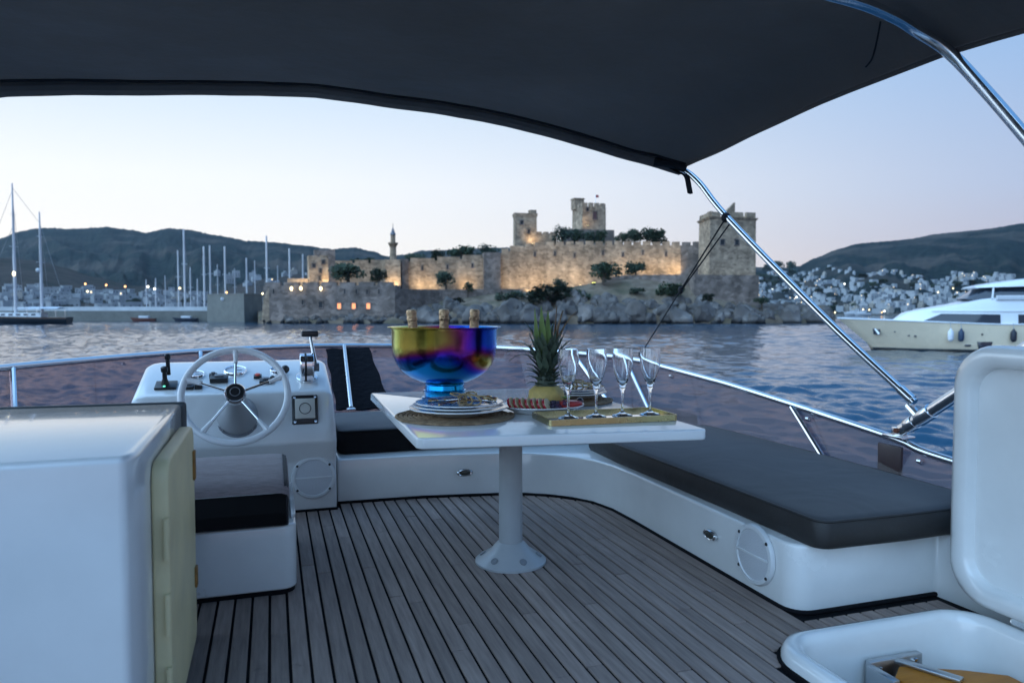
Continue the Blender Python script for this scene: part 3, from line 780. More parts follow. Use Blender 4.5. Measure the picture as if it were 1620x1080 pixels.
for a, ln, lean, wd, mt, cu in ((3.35, .25, .26, .034, LEAFG, -.10), (3.9, .26, .12, .030, LEAFG, .0), (5.1, .17, .1, .026, LEAFM, .1), (5.9, .24, .22, .024, LEAFB, .0), (.3, .25, .30, .022, LEAFB, .05), (.05, .27, .46, .018, LEAFB, .1), (.9, .2, .3, .022, LEAFM, .2), (2.4, .2, .3, .022, LEAFM, .2), (3.1, .20, .85, .015, LEAFM, .35), (3.3, .22, .65, .014, LEAFM, .35), (2.9, .17, 1.0, .014, LEAFM, .4), (0.0, .17, .75, .015, LEAFM, .2), (6.0, .18, .6, .016, LEAFM, .1), (4.5, .24, .05, .026, LEAFG, .05), (5.6, .26, .12, .022, LEAFB, -.02)):
    leaf(.24 if ln > .19 and lean < .6 else .2, a, ln, lean, wd, mt, cu)
# fruit on the platter
AP = mat('apple_skin', (.38, .02, .03), .25, coat=.4); AF = mat('apple_flesh', (.74, .60, .36), .5, var=.2, vscale=30)
apnames = ['nearest the plates', 'second', 'third', 'fourth', 'fifth', 'sixth', 'nearest the pineapple']
for k in range(7):
    c = Vector((1.068 + k * .0265, 3.285 - k * .006, TZ + .051 - .001 * k))
    R = Matrix.Rotation(math.radians(84), 3, 'Y') @ Matrix.Rotation(math.radians(0), 3, 'Z')
    R = Matrix.Rotation(math.radians(-38), 3, 'Z') @ Matrix.Rotation(math.radians(62 + k), 3, 'Y')
    lab = ('red apple slice %s on the white platter' % (apnames[k] if k in (0, 6) else apnames[k] + ' from the plate stack'))
    t = thing('apple_slice', lab, 'apple slice', c, 'apple slices fanned on the platter')
    m = MB(); m.lathe([(.001, -.008), (.038, -.0075), (.0385, .0065), (.001, .007)], c, 24, R, 0, .78, 1); obj('flesh', m, AF, t, smooth=30)
    m = MB(); m.lathe([(.0386, -.008), (.0405, -.005), (.0402, .001), (.0388, .0045)], c, 24, R, 0, .78, 1); obj('peel', m, AP, t)
rf = random.Random(5)
m = MB(); m.loft([[(1.355 + .07 * q * math.cos(a), 3.285 + .045 * q * math.sin(a), TZ + .034 + hh) for a in [2 * math.pi * i / 24 for i in range(24)]] for q, hh in ((.8, -.008), (1, .004), (.94, .016), (.7, .02), (.3, .022), (.02, .022))], True, False)
tag(obj('watermelon_slice', m, mat('watermelon', (.55, .05, .045), .3, var=.3, vscale=40, bump=.4, bscale=90), smooth=60), 'red watermelon slice lying at the right end of the platter', 'watermelon slice')
m = MB(); m.ball((1.415, 3.29, TZ + .050), .018, 16, 10, (1, 1, .9)); m.tube([(1.415, 3.29, TZ + .064), (1.418, 3.29, TZ + .075)], .002, 6)
tag(obj('black_grape', m, mat('grape_skin', (.012, .01, .016), .25, coat=.4), smooth=60), 'round black grape at the right tip of the platter', 'grape')
for k, (x, y, lab) in enumerate(((1.275, 3.27, 'dark mixed berries by the pineapple foot'), (1.305, 3.265, 'dark berry clump nearest the watermelon slice'))):
    m = MB()
    for i in range(16):
        m.ball((x + rf.uniform(-.022, .022), y + rf.uniform(-.02, .02), TZ + .03 + rf.uniform(0, .022)), rf.uniform(.008, .012), 8, 6)
    tag(obj('berry_clump', m, mat('berries%d' % k, (.06 + .08 * k, .04, .09), .4, var=.5, vscale=30), smooth=60), lab, 'berries', None, 'stuff')
m = MB()
for i in range(5):
    a = i * 1.25; c = Vector((1.345, 3.30, TZ + .060)); u = Vector((math.cos(a), math.sin(a), .5)).normalized(); s_ = u.cross(Vector((0, 0, 1))).normalized()
    m.loft([[c + u * (.030 * q) - s_ * wv, c + u * (.030 * q) + Vector((0, 0, .002)), c + u * (.03 * q) + s_ * wv, c + u * (.03 * q) - Vector((0, 0, .001))] for q, wv in ((0, .002), (.4, .010), (.75, .008), (1, .0008))], True, True)
tag(obj('mint_sprig', m, mat('mint', (.20, .34, .08), .5), smooth=60), 'small bright green mint sprig on the watermelon', 'mint sprig')

# ---- guard rail and smoked windscreen
RAIL = [(-1.72, .6, .80), (-1.68, 2.4, .85), (-1.6, 3.9, .868), (-1.425, 4.73, .87), (-1.09, 5.36, .87), (-.594, 6.07, .87), (-.052, 6.51, .87), (.469, 6.68, .868), (.986, 6.72, .858), (1.50, 6.62, .85), (1.956, 6.36, .84), (2.31, 5.93, .825), (2.62, 5.53, .805), (2.76, 5.25, .785), (2.82, 5.056, .760), (2.90, 4.485, .705), (2.93, 4.208, .678), (2.97, 3.595, .612), (2.98, 3.448, .594), (3.0, 2.927, .536), (3.0, 2.632, .491), (3.0, 1.4, .43), (2.98, .2, .42)]
BASE = [(-1.62, .6, .36), (-1.58, 2.2, .38), (-1.5, 3.6, .40), (-1.3, 4.3, .40), (-.98, 4.85, .40), (-.52, 5.38, .40), (-.05, 5.66, .40), (.47, 5.76, .40), (.97, 5.78, .40), (1.45, 5.72, .40), (1.85, 5.58, .40), (2.15, 5.38, .40), (2.45, 5.12, .40), (2.62, 4.9, .40), (2.72, 4.72, .40), (2.84, 4.22, .37), (2.87, 3.95, .36), (2.92, 3.35, .34), (2.925, 3.2, .335), (2.945, 2.72, .32), (2.95, 2.45, .31), (2.95, 1.3, .30), (2.94, .2, .30)]
rail = smooth_path(RAIL, 6); bpath = smooth_path(BASE, 6)
gr = thing('guard_rail', 'stainless steel guard rail running round the flybridge windscreen', 'rail', (.9, 6.2, .4))
m = MB(); m.tube(rail, .0205, 12); obj('top_tube', m, STEEL, gr, smooth=60)
def stanchion(a, b, r=.016, foot=True):
    m = MB(); m.tube([a, b], r, 10); s_ = obj('stanchion', m, STEEL, gr)
    if foot:
        m = MB(); m.lathe([(.036, 0), (.036, .006), (.022, .014)], Vector(b) - Vector((0, 0, .01)), 16, cap=True); obj('foot', m, STEEL, s_)
stanchion((-1.385, 4.80, .86), (-1.235, 4.30, .41))
stanchion((.605, 6.655, .868), (.555, 5.60, .455))
stanchion((2.42, 5.76, .81), (2.44, 4.97, .41))
stanchion((2.70, 5.36, .79), (2.60, 4.73, .41))
stanchion((2.945, 3.66, .61), (2.90, 3.31, .345))
stanchion((-.52, 6.1, .86), (-.46, 5.34, .41))
# clips that hold the screen
for i in (26, 47, 86, 103, 118):
    p = rail[i]
    m = MB(); m.lathe([(.014, -.01), (.014, .012), (.006, .014), (.005, .006), (.001, .006)], p - Vector((0, 0, .05)) - Vector((.02, .02, 0)), 12, R_front); obj('screen_clip', m, STEEL, gr)
ws = thing('windscreen', 'smoked mauve acrylic windscreen panels below the guard rail', 'windscreen', (.9, 6.0, .4))
n_tot = len(rail)
cutsi = [0, 14, 24, 36, 46, 62, 76, 88, 104, n_tot - 1]
for a, b in zip(cutsi, cutsi[1:]):
    m = MB(); rings = []
    for i in range(a, b + 1):
        p, q = rail[i] - Vector((0, 0, .017)), bpath[i]
        if i == b and b != n_tot - 1:
            p = rail[i] * .96 + rail[i - 1] * .04 - Vector((0, 0, .017)); q = bpath[i] * .96 + bpath[i - 1] * .04
        t_ = (rail[min(i + 1, n_tot - 1)] - rail[max(i - 1, 0)]).normalized(); nn = Vector((t_.y, -t_.x, 0)).normalized() * .0035
        rings.append([p + nn, q + nn, q - nn, p - nn])
    m.loft(rings, True, True); obj('screen_panel', m, ACRYL, ws, smooth=30)
# coaming that carries the screen, and the hull side below
m = MB(); rings = []
for i in range(n_tot):
    q = bpath[i]; t_ = (bpath[min(i + 1, n_tot - 1)] - bpath[max(i - 1, 0)]).normalized(); nn = Vector((-t_.y, t_.x, 0)).normalized()
    if i in (0,): print('coaming normal', nn)
    rings.append([q - nn * .10 + Vector((0, 0, -.20)), q - nn * .085 + Vector((0, 0, -.02)), q - nn * .04 + Vector((0, 0, .0)), q + nn * .10 + Vector((0, 0, -.012)), q + nn * .22 + Vector((0, 0, -.08)), q + nn * .30 + Vector((0, 0, -.35)), q + nn * .38 + Vector((0, 0, -1.8)), q + nn * .2 + Vector((0, 0, -3.5)), q - nn * .1 + Vector((0, 0, -3.5))])
m.loft(rings, True, True)
tag(obj('coaming', m, WHITE, smooth=45), 'white moulded coaming carrying the windscreen round the flybridge', 'coaming')
# dark cloth over the screen by the console, plate below the bimini foot
cv = MB(); rows = []
rp, bp_ = [], []
for i in range(13):
    q = i / 12; x = .445 + .375 * q
    rows.append([])
    for k in range(14):
        v = k / 13; wob = .010 * math.sin(x * 40 + v * 5) + .008 * math.sin(v * 23 + x * 9)
        rows[-1].append((x - .0 + .06 * v * (1 if q > .5 else .3) + .006 * math.sin(v * 17), 6.665 - .90 * v - .02 + wob, .835 - .42 * v + .012 + wob * .4))
cv.loft(rows, False)
cv2 = MB(); cv2.loft([[Vector(p) + Vector((0, .006, -.009)) for p in r] for r in rows], False)
for f in cv2.f: cv.f.append(tuple(reversed([i + len(cv.v) for i in f]))); cv.m.append(0)
cv.v += cv2.v
tag(obj('dark_cover', cv, mat('black_cover_cloth', (.003, .003, .005), .8, spec=.08, bump=.5, bscale=25), smooth=60), 'black vinyl cover hanging from the rail beside the console', 'cover')
m = MB(); m.prism([(2.955, 2.862), (2.972, 2.862), (2.972, 3.01), (2.955, 3.01)], .345, .51)
tag(obj('backing_plate', m, mat('brown_backing', (.075, .05, .05), .4), bevel=.004), 'dark brown backing plate under the bimini foot on the screen', 'plate')

# ---- bimini top
bi = thing('bimini_top', 'dark grey canvas bimini top on stainless bows overhead', 'canopy', (.6, 2.5, .55))
FP = [(-2.05, 2.21), (-1.333, 2.365), (-1.042, 2.407), (-.419, 2.469), (.267, 2.498), (1.025, 2.462), (1.478, 2.415), (1.871, 2.358), (2.331, 2.262), (2.72, 2.180)]
def fz(x):
    for (a, za), (b, zb) in zip(FP, FP[1:]):
        if a <= x <= b:
            t = (x - a) / (b - a); return za + (zb - za) * t
    return FP[-1][1]
def mz(x):                        # flatter middle bow with round shoulders
    e = abs(x - .34) / 2.37
    return 2.50 - .05 * e ** 2 - .155 * e ** 9
def cz(x, y):
    e = abs(x - .34) / 2.38
    return cz0(x, y) + (.055 * max(0, min(1, (e - .55) / .36)) - .060 * max(0, (e - .91) / .09) ** 1.3 if y < 4.50 else 0) * min(1, (4.50 - y) / .5 if y < 4.5 else 0)
def cz0(x, y):
    t = (4.56 - y) / 2.12
    if t < 1:
        b = t * t * (3 - 2 * t) * .55 + t * .45
        sag = -.050 * math.sin(math.pi * max(0, t)) * (1 - (abs(x - .34) / 2.4) ** 2)
        return fz(x) * (1 - b) + mz(x) * b + sag
    t2 = min(1, (t - 1) / 1.3)
    return mz(x) - .05 * math.sin(math.pi * t2) - .06 * t2
xs_ = [-2.03 + 4.75 * i / 60 for i in range(61)]
ys_ = [4.58 - 3.55 * i / 42 for i in range(43)]
def edge_x(x, y):
    """the side hems bow inwards a little between the bows"""
    e = (x - .34) / 2.38; k = math.sin(math.pi * max(0, min(1, (4.5 - y) / 2.1)))
    return x - .05 * k * max(0, e) ** 6 + .05 * k * max(0, -e) ** 6
m = MB()
def cpt(x, y, dz=0):
    wr_ = .020 * noise.noise(Vector((x * 1.1, y * 1.4, 3))) + .004 * noise.noise(Vector((x * 5, y * 2.2, 1)))
    # gathers running to the front starboard corner
    dx, dy = x - 2.72, y - 4.56; rr = math.hypot(dx, dy)
    if rr < 1.5: wr_ += .012 * math.sin(math.atan2(dy, dx) * 15) * math.exp(-rr * 1.6) * min(1, rr * 4)
    return Vector((edge_x(x, y), y, cz(x, y) + wr_ + dz))
g = [[cpt(x, y, .006) for x in xs_] for y in ys_]; g2 = [[cpt(x, y, -.002) for x in xs_] for y in ys_]
m.loft(g, False); o_ = len(m.v); f_ = list(m.f); m.v += [p for r in g2 for p in r]
for f in f_: m.f.append(tuple(reversed([i + o_ for i in f]))); m.m.append(0)
obj('canvas', m, CANVAS, bi, smooth=70)
m = MB(); m.tube([cpt(x, 4.575, -.024) for x in xs_], .042, 10); obj('front_pocket', m, CANVAS, bi)
m = MB(); m.tube([cpt(x, 4.50, -.006) for x in xs_], [.009 + .006 * max(0, noise.noise(Vector((x * 6, 0, 0)))) for x in xs_], 6); obj('front_piping', m, PIPING, bi)
for e in (0, -1):
    m = MB(); m.tube([cpt(xs_[e], y, -.012) for y in ys_], .012, 8); obj('side_hem', m, CANVAS, bi)
m = MB(); m.tube(smooth_path([(-1.6, 4.575, 2.285), (-1.04, 4.575, 2.383), (-.42, 4.575, 2.445), (.27, 4.575, 2.474), (1.02, 4.575, 2.438), (1.87, 4.575, 2.334), (2.4, 4.57, 2.225), (2.60, 4.562, 2.178), (2.72, 4.54, 2.150), (2.775, 4.42, 2.045), (2.815, 4.16, 1.79), (2.91, 3.382, 1.161), (3.0, 2.83, .737)], 6), [.012] * 36 + [.016] * 6 + [.0205] * 31, 12); obj('front_bow', m, STEEL, bi, smooth=60)
m = MB(); m.tube(smooth_path([(-1.95, 2.2, 2.28), (-1.6, 2.35, 2.41), (.3, 2.40, 2.455), (1.6, 2.40, 2.435), (2.15, 2.40, 2.405), (2.40, 2.42, 2.375), (2.55, 2.435, 2.335), (2.68, 2.40, 2.255), (2.775, 2.31, 2.085), (2.86, 2.16, 1.83), (3.0, 1.86, 1.33)], 6), .0245, 12); obj('middle_bow', m, STEEL, bi, smooth=60)
m = MB(); m.tube([(3.0, 2.90, .588), (3.0, 2.608, .794), (3.0, 1.75, 1.40), (2.9, 1.2, 2.0), (2.66, 1.07, 2.27), (2.2, 1.06, 2.36), (.4, 1.06, 2.41), (-1.9, 1.06, 2.20)], .031, 14); obj('main_bow', m, STEEL, bi, smooth=60)
dm = Vector((0, -.292, .206)).normalized()
for t0, t1, r in ((.04, .095, .036), (.12, .21, .038)):
    m = MB(); m.tube([Vector((3.0, 2.90, .588)) + dm * t0, Vector((3.0, 2.90, .588)) + dm * t1], r, 14); obj('collar', m, STEEL, bi, bevel=.003)
m = MB(); m.tube([(3.0, 2.862, .715), (2.985, 2.78, .665)], .022, 10); obj('bow_fork', m, STEEL, bi)
m = MB(); m.tube([Vector((2.988, 2.905, .795)), Vector((3.0, 2.845, .748))], .026, 12); obj('bow_end_cap', m, STEEL, bi)
m = MB(); m.bb(2.985, 3.015, 2.88, 2.955, .545, .60); m.bb(2.955, 3.045, 2.86, 2.985, .548, .562); obj('deck_hinge', m, STEEL, bi, bevel=.004)
m = MB(); m.tube([(2.96, 2.905, .588), (3.04, 2.905, .588)], .013, 10); obj('hinge_pin', m, mat('rusty_pin', (.20, .07, .04), .5, .4), bi)
# strap ends and cord
m = MB()
m.loft([[Vector(p) + Vector((a, 0, b)) for a, b in ((-.022, 0), (.0, .006), (.022, 0), (0, -.006))] for p in smooth_path([(2.60, 4.55, 2.175), (2.68, 4.53, 2.13), (2.72, 4.50, 2.10), (2.735, 4.49, 2.03), (2.745, 4.49, 1.985)], 4)], True, True)
m.tube(smooth_path([(2.50, 4.56, 2.20), (2.60, 4.53, 2.19), (2.72, 4.52, 2.165)], 4), .032, 8)
obj('corner_strap', m, PIPING, bi, smooth=60)
m = MB(); m.loft([[Vector(p) + Vector((a, 0, b)) for a, b in ((-.005, 0), (.0, .003), (.005, 0), (0, -.003))] for p in smooth_path([(2.42, 2.50, 2.385), (2.435, 2.53, 2.33), (2.44, 2.56, 2.26), (2.425, 2.58, 2.225)], 5)], True, True); obj('hanging_strap', m, PIPING, bi)
cd = thing('tie_cord', 'thin dark cord tied from the bimini bow down to the rail', 'cord', (2.75, 5.2, .80))
A, Bq = Vector((2.81, 4.16, 1.785)), Vector((2.77, 5.24, .83))
Mx = A * .52 + Bq * .48
m = MB(); m.tube([A, Mx], .0055, 6); m.tube([A + Vector((0, -.05, -.04)), Mx + Vector((.006, 0, 0))], .005, 6); obj('doubled_line', m, PIPING, cd)
m = MB(); m.tube([Mx, Bq], .0045, 6); obj('line', m, PIPING, cd)
for c_, r_, s3 in ((Mx, .018, (1, 1, 1.6)), (A, .028, (1.2, 1, 1.2)), (Bq, .015, (1, 1, 1.8))):
    m = MB(); m.ball(c_, r_, 10, 6, s3); obj('knot', m, PIPING, cd)

# ---- companionway hatch
hx0, hx1, hy0, hy1 = 1.62, 2.555, .75, 2.16
ht = thing('hatch_coaming', 'white rounded coaming round the open companionway hatch', 'hatch', (2.1, 1.5, 0))
def ring_at(ins, z, r): return [(p[0], p[1], z) for p in rrect(hx0 + ins, hx1 - ins, hy0 + ins, hy1 - ins, r, 8)]
m = MB(); m.loft([ring_at(0, -.03, .17), ring_at(0.0, .025, .17), ring_at(.012, .048, .16), ring_at(.035, .055, .14), ring_at(.055, .048, .13), ring_at(.066, .02, .12), ring_at(.075, -.10, .11), ring_at(.10, -.60, .10)], True, False)
obj('rim', m, WHITE, ht, smooth=60)
m = MB(); m.loft([ring_at(-.012, -.02, .18), ring_at(-.012, .006, .18), ring_at(.002, .006, .17)], True, False); obj('hatch_seal', m, CAULK, ht)
m = MB(); m.prism(list(reversed(rrect(hx0 + .10, hx1 - .10, hy0 + .10, hy1 - .10, .1))), -.64, -.60); obj('well_floor', m, WHITE, ht)
ld = thing('companionway_lid', 'white moulded hatch lid standing open beside the bench', 'hatch lid', (2.53, 1.6, .06))
def lid(ins, x, r): return [(x, p[0], p[1]) for p in rrect(.78 + ins, 2.195 - ins, .078 + ins, 1.062 - ins, r, 8)]
m = MB(); m.loft([lid(0.02, 2.60, .15), lid(0, 2.585, .16), lid(0, 2.535, .16), lid(.010, 2.512, .15), lid(.030, 2.502, .14), lid(.070, 2.505, .115), lid(.080, 2.520, .105), lid(.085, 2.548, .10), lid(.13, 2.556, .08)], True, False)
o_ = len(m.v); nn_ = len(lid(0, 0, .1)); m.f.append(tuple(range(o_ - nn_, o_))); m.m.append(0); m.f.append(tuple(range(nn_ - 1, -1, -1))); m.m.append(0)
obj('panel', m, WHITE, ld, smooth=55)
for y in (1.9, 1.2):
    m = MB(); m.tube([(2.548, y - .05, .062), (2.548, y + .05, .062)], .013, 10); m.bb(2.53, 2.545, y - .04, y + .04, .045, .10); obj('hinge', m, STEEL, ld)
m = MB()
stp = thing('ladder_step', 'orange varnished wooden step with steel bracket inside the open hatch', 'step', (2.2, 1.5, -.1))
m = MB(); m.prism([(2.02, 1.30), (2.42, 1.30), (2.42, 1.86), (2.30, 1.94), (2.11, 2.03), (2.03, 1.97)], -.135, -.072)
obj('tread', m, mat('varnished_mahogany', (.62, .25, .04), .5, var=.3, vscale=6, stretch=(1, 8, 8), spec=.2, col2=(.42, .15, .02)), stp, bevel=.008)
m = MB(); m.prism([(2.20, 1.86), (2.235, 1.875), (2.145, 2.05), (2.105, 2.05)], -.071, -.058)
obj('bracket', m, mat('brushed_steel', (.52, .53, .54), .3, 1), stp, bevel=.003)
m = MB(); m.prism([(2.0, 2.045), (2.235, 2.045), (2.235, 2.072), (2.0, 2.072)], -.22, -.052); m.prism([(1.985, 1.93), (2.015, 1.93), (2.015, 2.05), (1.985, 2.05)], -.22, -.062); p = obj('end_plate', m, mat('brushed_steel', (.5, .5, .5), .3), stp, bevel=.004)
for x, z in ((2.04, -.085), (2.20, -.075), (2.04, -.16)):
    m = MB(); m.lathe([(.013, 0), (.011, .008), (.001, .0095)], (x, 2.045, z), 12, R_front); obj('bolt', m, STEEL, p)

# ================================================================ the harbour (metres)
def water_mat():
    m = bpy.data.materials.new('sea_water'); m.use_nodes = True; t = m.node_tree; b = t.nodes['Principled BSDF']
    b.inputs['Base Color'].default_value = (.012, .050, .090, 1)
    b.inputs['Roughness'].default_value = .06
    b.inputs['IOR'].default_value = 1.33
    c = N(t, 'ShaderNodeTexCoord')
    def wave(scale, rot, det, sx, sy):
        mp = N(t, 'ShaderNodeMapping'); mp.inputs['Rotation'].default_value = (0, 0, math.radians(rot)); mp.inputs['Scale'].default_value = (sx, sy, 1)
        t.links.new(c.outputs['Object'], mp.inputs[0])
        n = N(t, 'ShaderNodeTexNoise'); n.inputs['Scale'].default_value = scale; n.inputs['Detail'].default_value = det; n.inputs['Roughness'].default_value = .55
        t.links.new(mp.outputs[0], n.inputs[0]); return n.outputs[0]
    prev = None
    for sca, rot, det, sx, sy, dist, stg in ((1.6, -15, 3, .6, 1, .030, 1), (4.5, 35, 2, .8, 1, .010, 1)):
        bp = N(t, 'ShaderNodeBump'); bp.inputs['Strength'].default_value = stg; bp.inputs['Distance'].default_value = dist
        t.links.new(wave(sca, rot, det, sx, sy), bp.inputs['Height'])
        if prev: t.links.new(prev, bp.inputs['Normal'])
        prev = bp.outputs[0]
    t.links.new(prev, b.inputs['Normal'])
    return m
def sea():
    """wind ripples as real geometry in the seaward sector, a flat sheet further out"""
    rng = np.random.RandomState(5)
    rr, r = [], 7.0
    while r < 330: rr.append(r); r += .11 + .0034 * r
    rr = np.array(rr); th = np.linspace(math.radians(-64), math.radians(64), 460) + YAW
    Rg, Tg = np.meshgrid(rr, th, indexing='ij')
    X, Y = Rg * np.sin(Tg), Rg * np.cos(Tg)
    Z = np.zeros_like(X)
    for lam, amp, k in ((9, .014, 8), (4.5, .016, 12), (2.4, .016, 16), (1.3, .0125, 20), (.8, .008, 18)):
        for i in range(k):
            l = lam * rng.uniform(.75, 1.35); q = math.radians(200) + rng.normal(0, .75); kk = 2 * math.pi / l
            fade = np.clip((l / (.11 + .0034 * Rg) - 2.2) / 2.0, 0, 1)
            ph = kk * (X * math.cos(q) + Y * math.sin(q)) + rng.uniform(0, 6.28)
            Z += fade * amp * l / lam * (np.sin(ph) + .25 * np.sin(2 * ph + 1.57))
    gust = .75 + .35 * np.sin(X * .05 + Y * .031 + 1) * np.sin(Y * .043 - X * .017)
    edge = np.clip((Rg - 7) / 4, 0, 1) * np.clip((325 - Rg) / 20, 0, 1) * np.clip((math.radians(64) - abs(Tg - YAW)) / .05, 0, 1)
    Z = 1.08 * Z * gust * edge
    n, m_ = X.shape
    V1 = np.stack([X, Y, Z], -1).reshape(-1, 3)
    i, j = np.meshgrid(np.arange(n - 1), np.arange(m_ - 1), indexing='ij')
    q0 = (i * m_ + j).reshape(-1); F1 = np.stack([q0, q0 + m_, q0 + m_ + 1, q0 + 1], -1)[:, ::-1]
    rad = [.3, 60, 400, 1500, 7000]; K = 64
    V2 = np.array([(r * math.cos(2 * math.pi * k / K), r * math.sin(2 * math.pi * k / K), -.45 if r < 1000 else -.4) for r in rad for k in range(K)])
    F2 = np.array([(len(V1) + a * K + k, len(V1) + (a + 1) * K + k, len(V1) + (a + 1) * K + (k + 1) % K, len(V1) + a * K + (k + 1) % K) for a in range(len(rad) - 1) for k in range(K)])
    V = np.concatenate([V1, V2]).astype(np.float32); Fc = np.concatenate([F1, F2]).astype(np.int32)
    me = bpy.data.meshes.new('sea_water'); me.vertices.add(len(V)); me.vertices.foreach_set('co', V.reshape(-1))
    me.loops.add(Fc.size); me.loops.foreach_set('vertex_index', Fc.reshape(-1))
    me.polygons.add(len(Fc)); me.polygons.foreach_set('loop_start', np.arange(0, Fc.size, 4, dtype=np.int32)); me.polygons.foreach_set('use_smooth', np.ones(len(Fc), dtype=bool))
    me.update(); me.validate(); me.materials.append(water_mat())
    o = bpy.data.objects.new('sea_water', me); o.location = (0, 0, WATER); COL.objects.link(o)
    tag(o, kind='structure')
sea()

def ground_mat(name, c1, c2, c3, s1, s2, bump=.6):
    m = bpy.data.materials.new(name); m.use_nodes = True; t = m.node_tree; b = t.nodes['Principled BSDF']
    c = N(t, 'ShaderNodeTexCoord')
    n = N(t, 'ShaderNodeTexNoise'); n.inputs['Scale'].default_value = s1; n.inputs['Detail'].default_value = 6; n.inputs['Roughness'].default_value = .65
    n2 = N(t, 'ShaderNodeTexNoise'); n2.inputs['Scale'].default_value = s2; n2.inputs['Detail'].default_value = 5
    t.links.new(c.outputs['Object'], n.inputs[0]); t.links.new(c.outputs['Object'], n2.inputs[0])
    r1 = ramp(t, [(.38, c1), (.62, c2)]); t.links.new(n.outputs[0], r1.inputs[0])
    r2 = ramp(t, [(.48, (0, 0, 0)), (.66, (1, 1, 1))]); t.links.new(n2.outputs[0], r2.inputs[0])
    x = N(t, 'ShaderNodeMix', data_type='RGBA'); t.links.new(r2.outputs[0], x.inputs[0]); t.links.new(r1.outputs[0], x.inputs[6]); x.inputs[7].default_value = (*c3, 1)
    t.links.new(x.outputs[2], b.inputs['Base Color']); b.inputs['Roughness'].default_value = .95; b.inputs['Specular IOR Level'].default_value = .1
    bp = N(t, 'ShaderNodeBump'); bp.inputs['Strength'].default_value = bump; bp.inputs['Distance'].default_value = .25 / s1
    t.links.new(n.outputs[0], bp.inputs['Height']); t.links.new(bp.outputs[0], b.inputs['Normal'])
    return m
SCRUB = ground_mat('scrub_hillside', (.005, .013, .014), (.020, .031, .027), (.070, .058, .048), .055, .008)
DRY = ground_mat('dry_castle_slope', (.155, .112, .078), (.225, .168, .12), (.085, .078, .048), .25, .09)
def stone_mat(name, a, b_, scale=.9, rnd=0, wet=False):
    m = bpy.data.materials.new(name); m.use_nodes = True; t = m.node_tree; b = t.nodes['Principled BSDF']
    c = N(t, 'ShaderNodeTexCoord'); mp = N(t, 'ShaderNodeMapping'); mp.inputs['Scale'].default_value = (1, 1, 1.6); t.links.new(c.outputs['Object'], mp.inputs[0])
    v = N(t, 'ShaderNodeTexVoronoi'); v.inputs['Scale'].default_value = scale; t.links.new(mp.outputs[0], v.inputs[0])
    n = N(t, 'ShaderNodeTexNoise'); n.inputs['Scale'].default_value = .22; n.inputs['Detail'].default_value = 8; n.inputs['Roughness'].default_value = .65; t.links.new(c.outputs['Object'], n.inputs[0])
    r1 = ramp(t, [(.32, b_), (.66, a)]); t.links.new(n.outputs[0], r1.inputs[0])
    sp_ = N(t, 'ShaderNodeSeparateColor'); t.links.new(v.outputs['Color'], sp_.inputs[0])
    mr = N(t, 'ShaderNodeMapRange'); mr.inputs['To Min'].default_value = .68; mr.inputs['To Max'].default_value = 1.22; t.links.new(sp_.outputs[0], mr.inputs['Value'])
    h = N(t, 'ShaderNodeHueSaturation'); t.links.new(mr.outputs[0], h.inputs['Value']); t.links.new(r1.outputs[0], h.inputs['Color'])
    last = h.outputs[0]
    # rain streaks and old repairs: a slow stain pattern, longer in height than in width
    mp2 = N(t, 'ShaderNodeMapping'); mp2.inputs['Scale'].default_value = (.30, .30, .075); t.links.new(c.outputs['Object'], mp2.inputs[0])
    n3 = N(t, 'ShaderNodeTexNoise'); n3.inputs['Scale'].default_value = 1.0; n3.inputs['Detail'].default_value = 6; t.links.new(mp2.outputs[0], n3.inputs[0])
    mr3 = N(t, 'ShaderNodeMapRange'); mr3.inputs['From Min'].default_value = .35; mr3.inputs['From Max'].default_value = .62; mr3.inputs['To Min'].default_value = .78; mr3.inputs['To Max'].default_value = 1.10; t.links.new(n3.outputs[0], mr3.inputs['Value'])
    h3 = N(t, 'ShaderNodeHueSaturation'); t.links.new(mr3.outputs[0], h3.inputs['Value']); t.links.new(last, h3.inputs['Color']); last = h3.outputs[0]
    if wet:                       # weed and wet rock up to the tide line
        gg = N(t, 'ShaderNodeNewGeometry'); sg = N(t, 'ShaderNodeSeparateXYZ'); t.links.new(gg.outputs['Position'], sg.inputs[0])
        ad = N(t, 'ShaderNodeMath', operation='MULTIPLY_ADD'); ad.inputs[1].default_value = 1.4; t.links.new(n.outputs[0], ad.inputs[0]); t.links.new(sg.outputs[2], ad.inputs[2])
        mw = N(t, 'ShaderNodeMapRange'); mw.inputs['From Min'].default_value = WATER + 1.1; mw.inputs['From Max'].default_value = WATER + 1.9; mw.inputs['To Min'].default_value = .14; t.links.new(ad.outputs[0], mw.inputs['Value'])
        h4 = N(t, 'ShaderNodeHueSaturation'); t.links.new(mw.outputs[0], h4.inputs['Value']); t.links.new(last, h4.inputs['Color']); last = h4.outputs[0]
    t.links.new(last, b.inputs['Base Color']); b.inputs['Roughness'].default_value = .92; b.inputs['Specular IOR Level'].default_value = .15
    v2 = N(t, 'ShaderNodeTexVoronoi', feature='DISTANCE_TO_EDGE'); v2.inputs['Scale'].default_value = scale; t.links.new(mp.outputs[0], v2.inputs[0])
    bp = N(t, 'ShaderNodeBump'); bp.inputs['Strength'].default_value = .5; bp.inputs['Distance'].default_value = .25
    t.links.new(v2.outputs[0], bp.inputs['Height']); t.links.new(bp.outputs[0], b.inputs['Normal'])
    return m
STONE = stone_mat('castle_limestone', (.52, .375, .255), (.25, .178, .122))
STONEG = stone_mat('grey_and_shaded_stone', (.31, .24, .20), (.145, .115, .096), .7)  # grey masonry; on the shaded castle walls its darker tone paints in shade
ROCK = stone_mat('shore_rock', (.225, .195, .175), (.075, .066, .062), .35, wet=True)
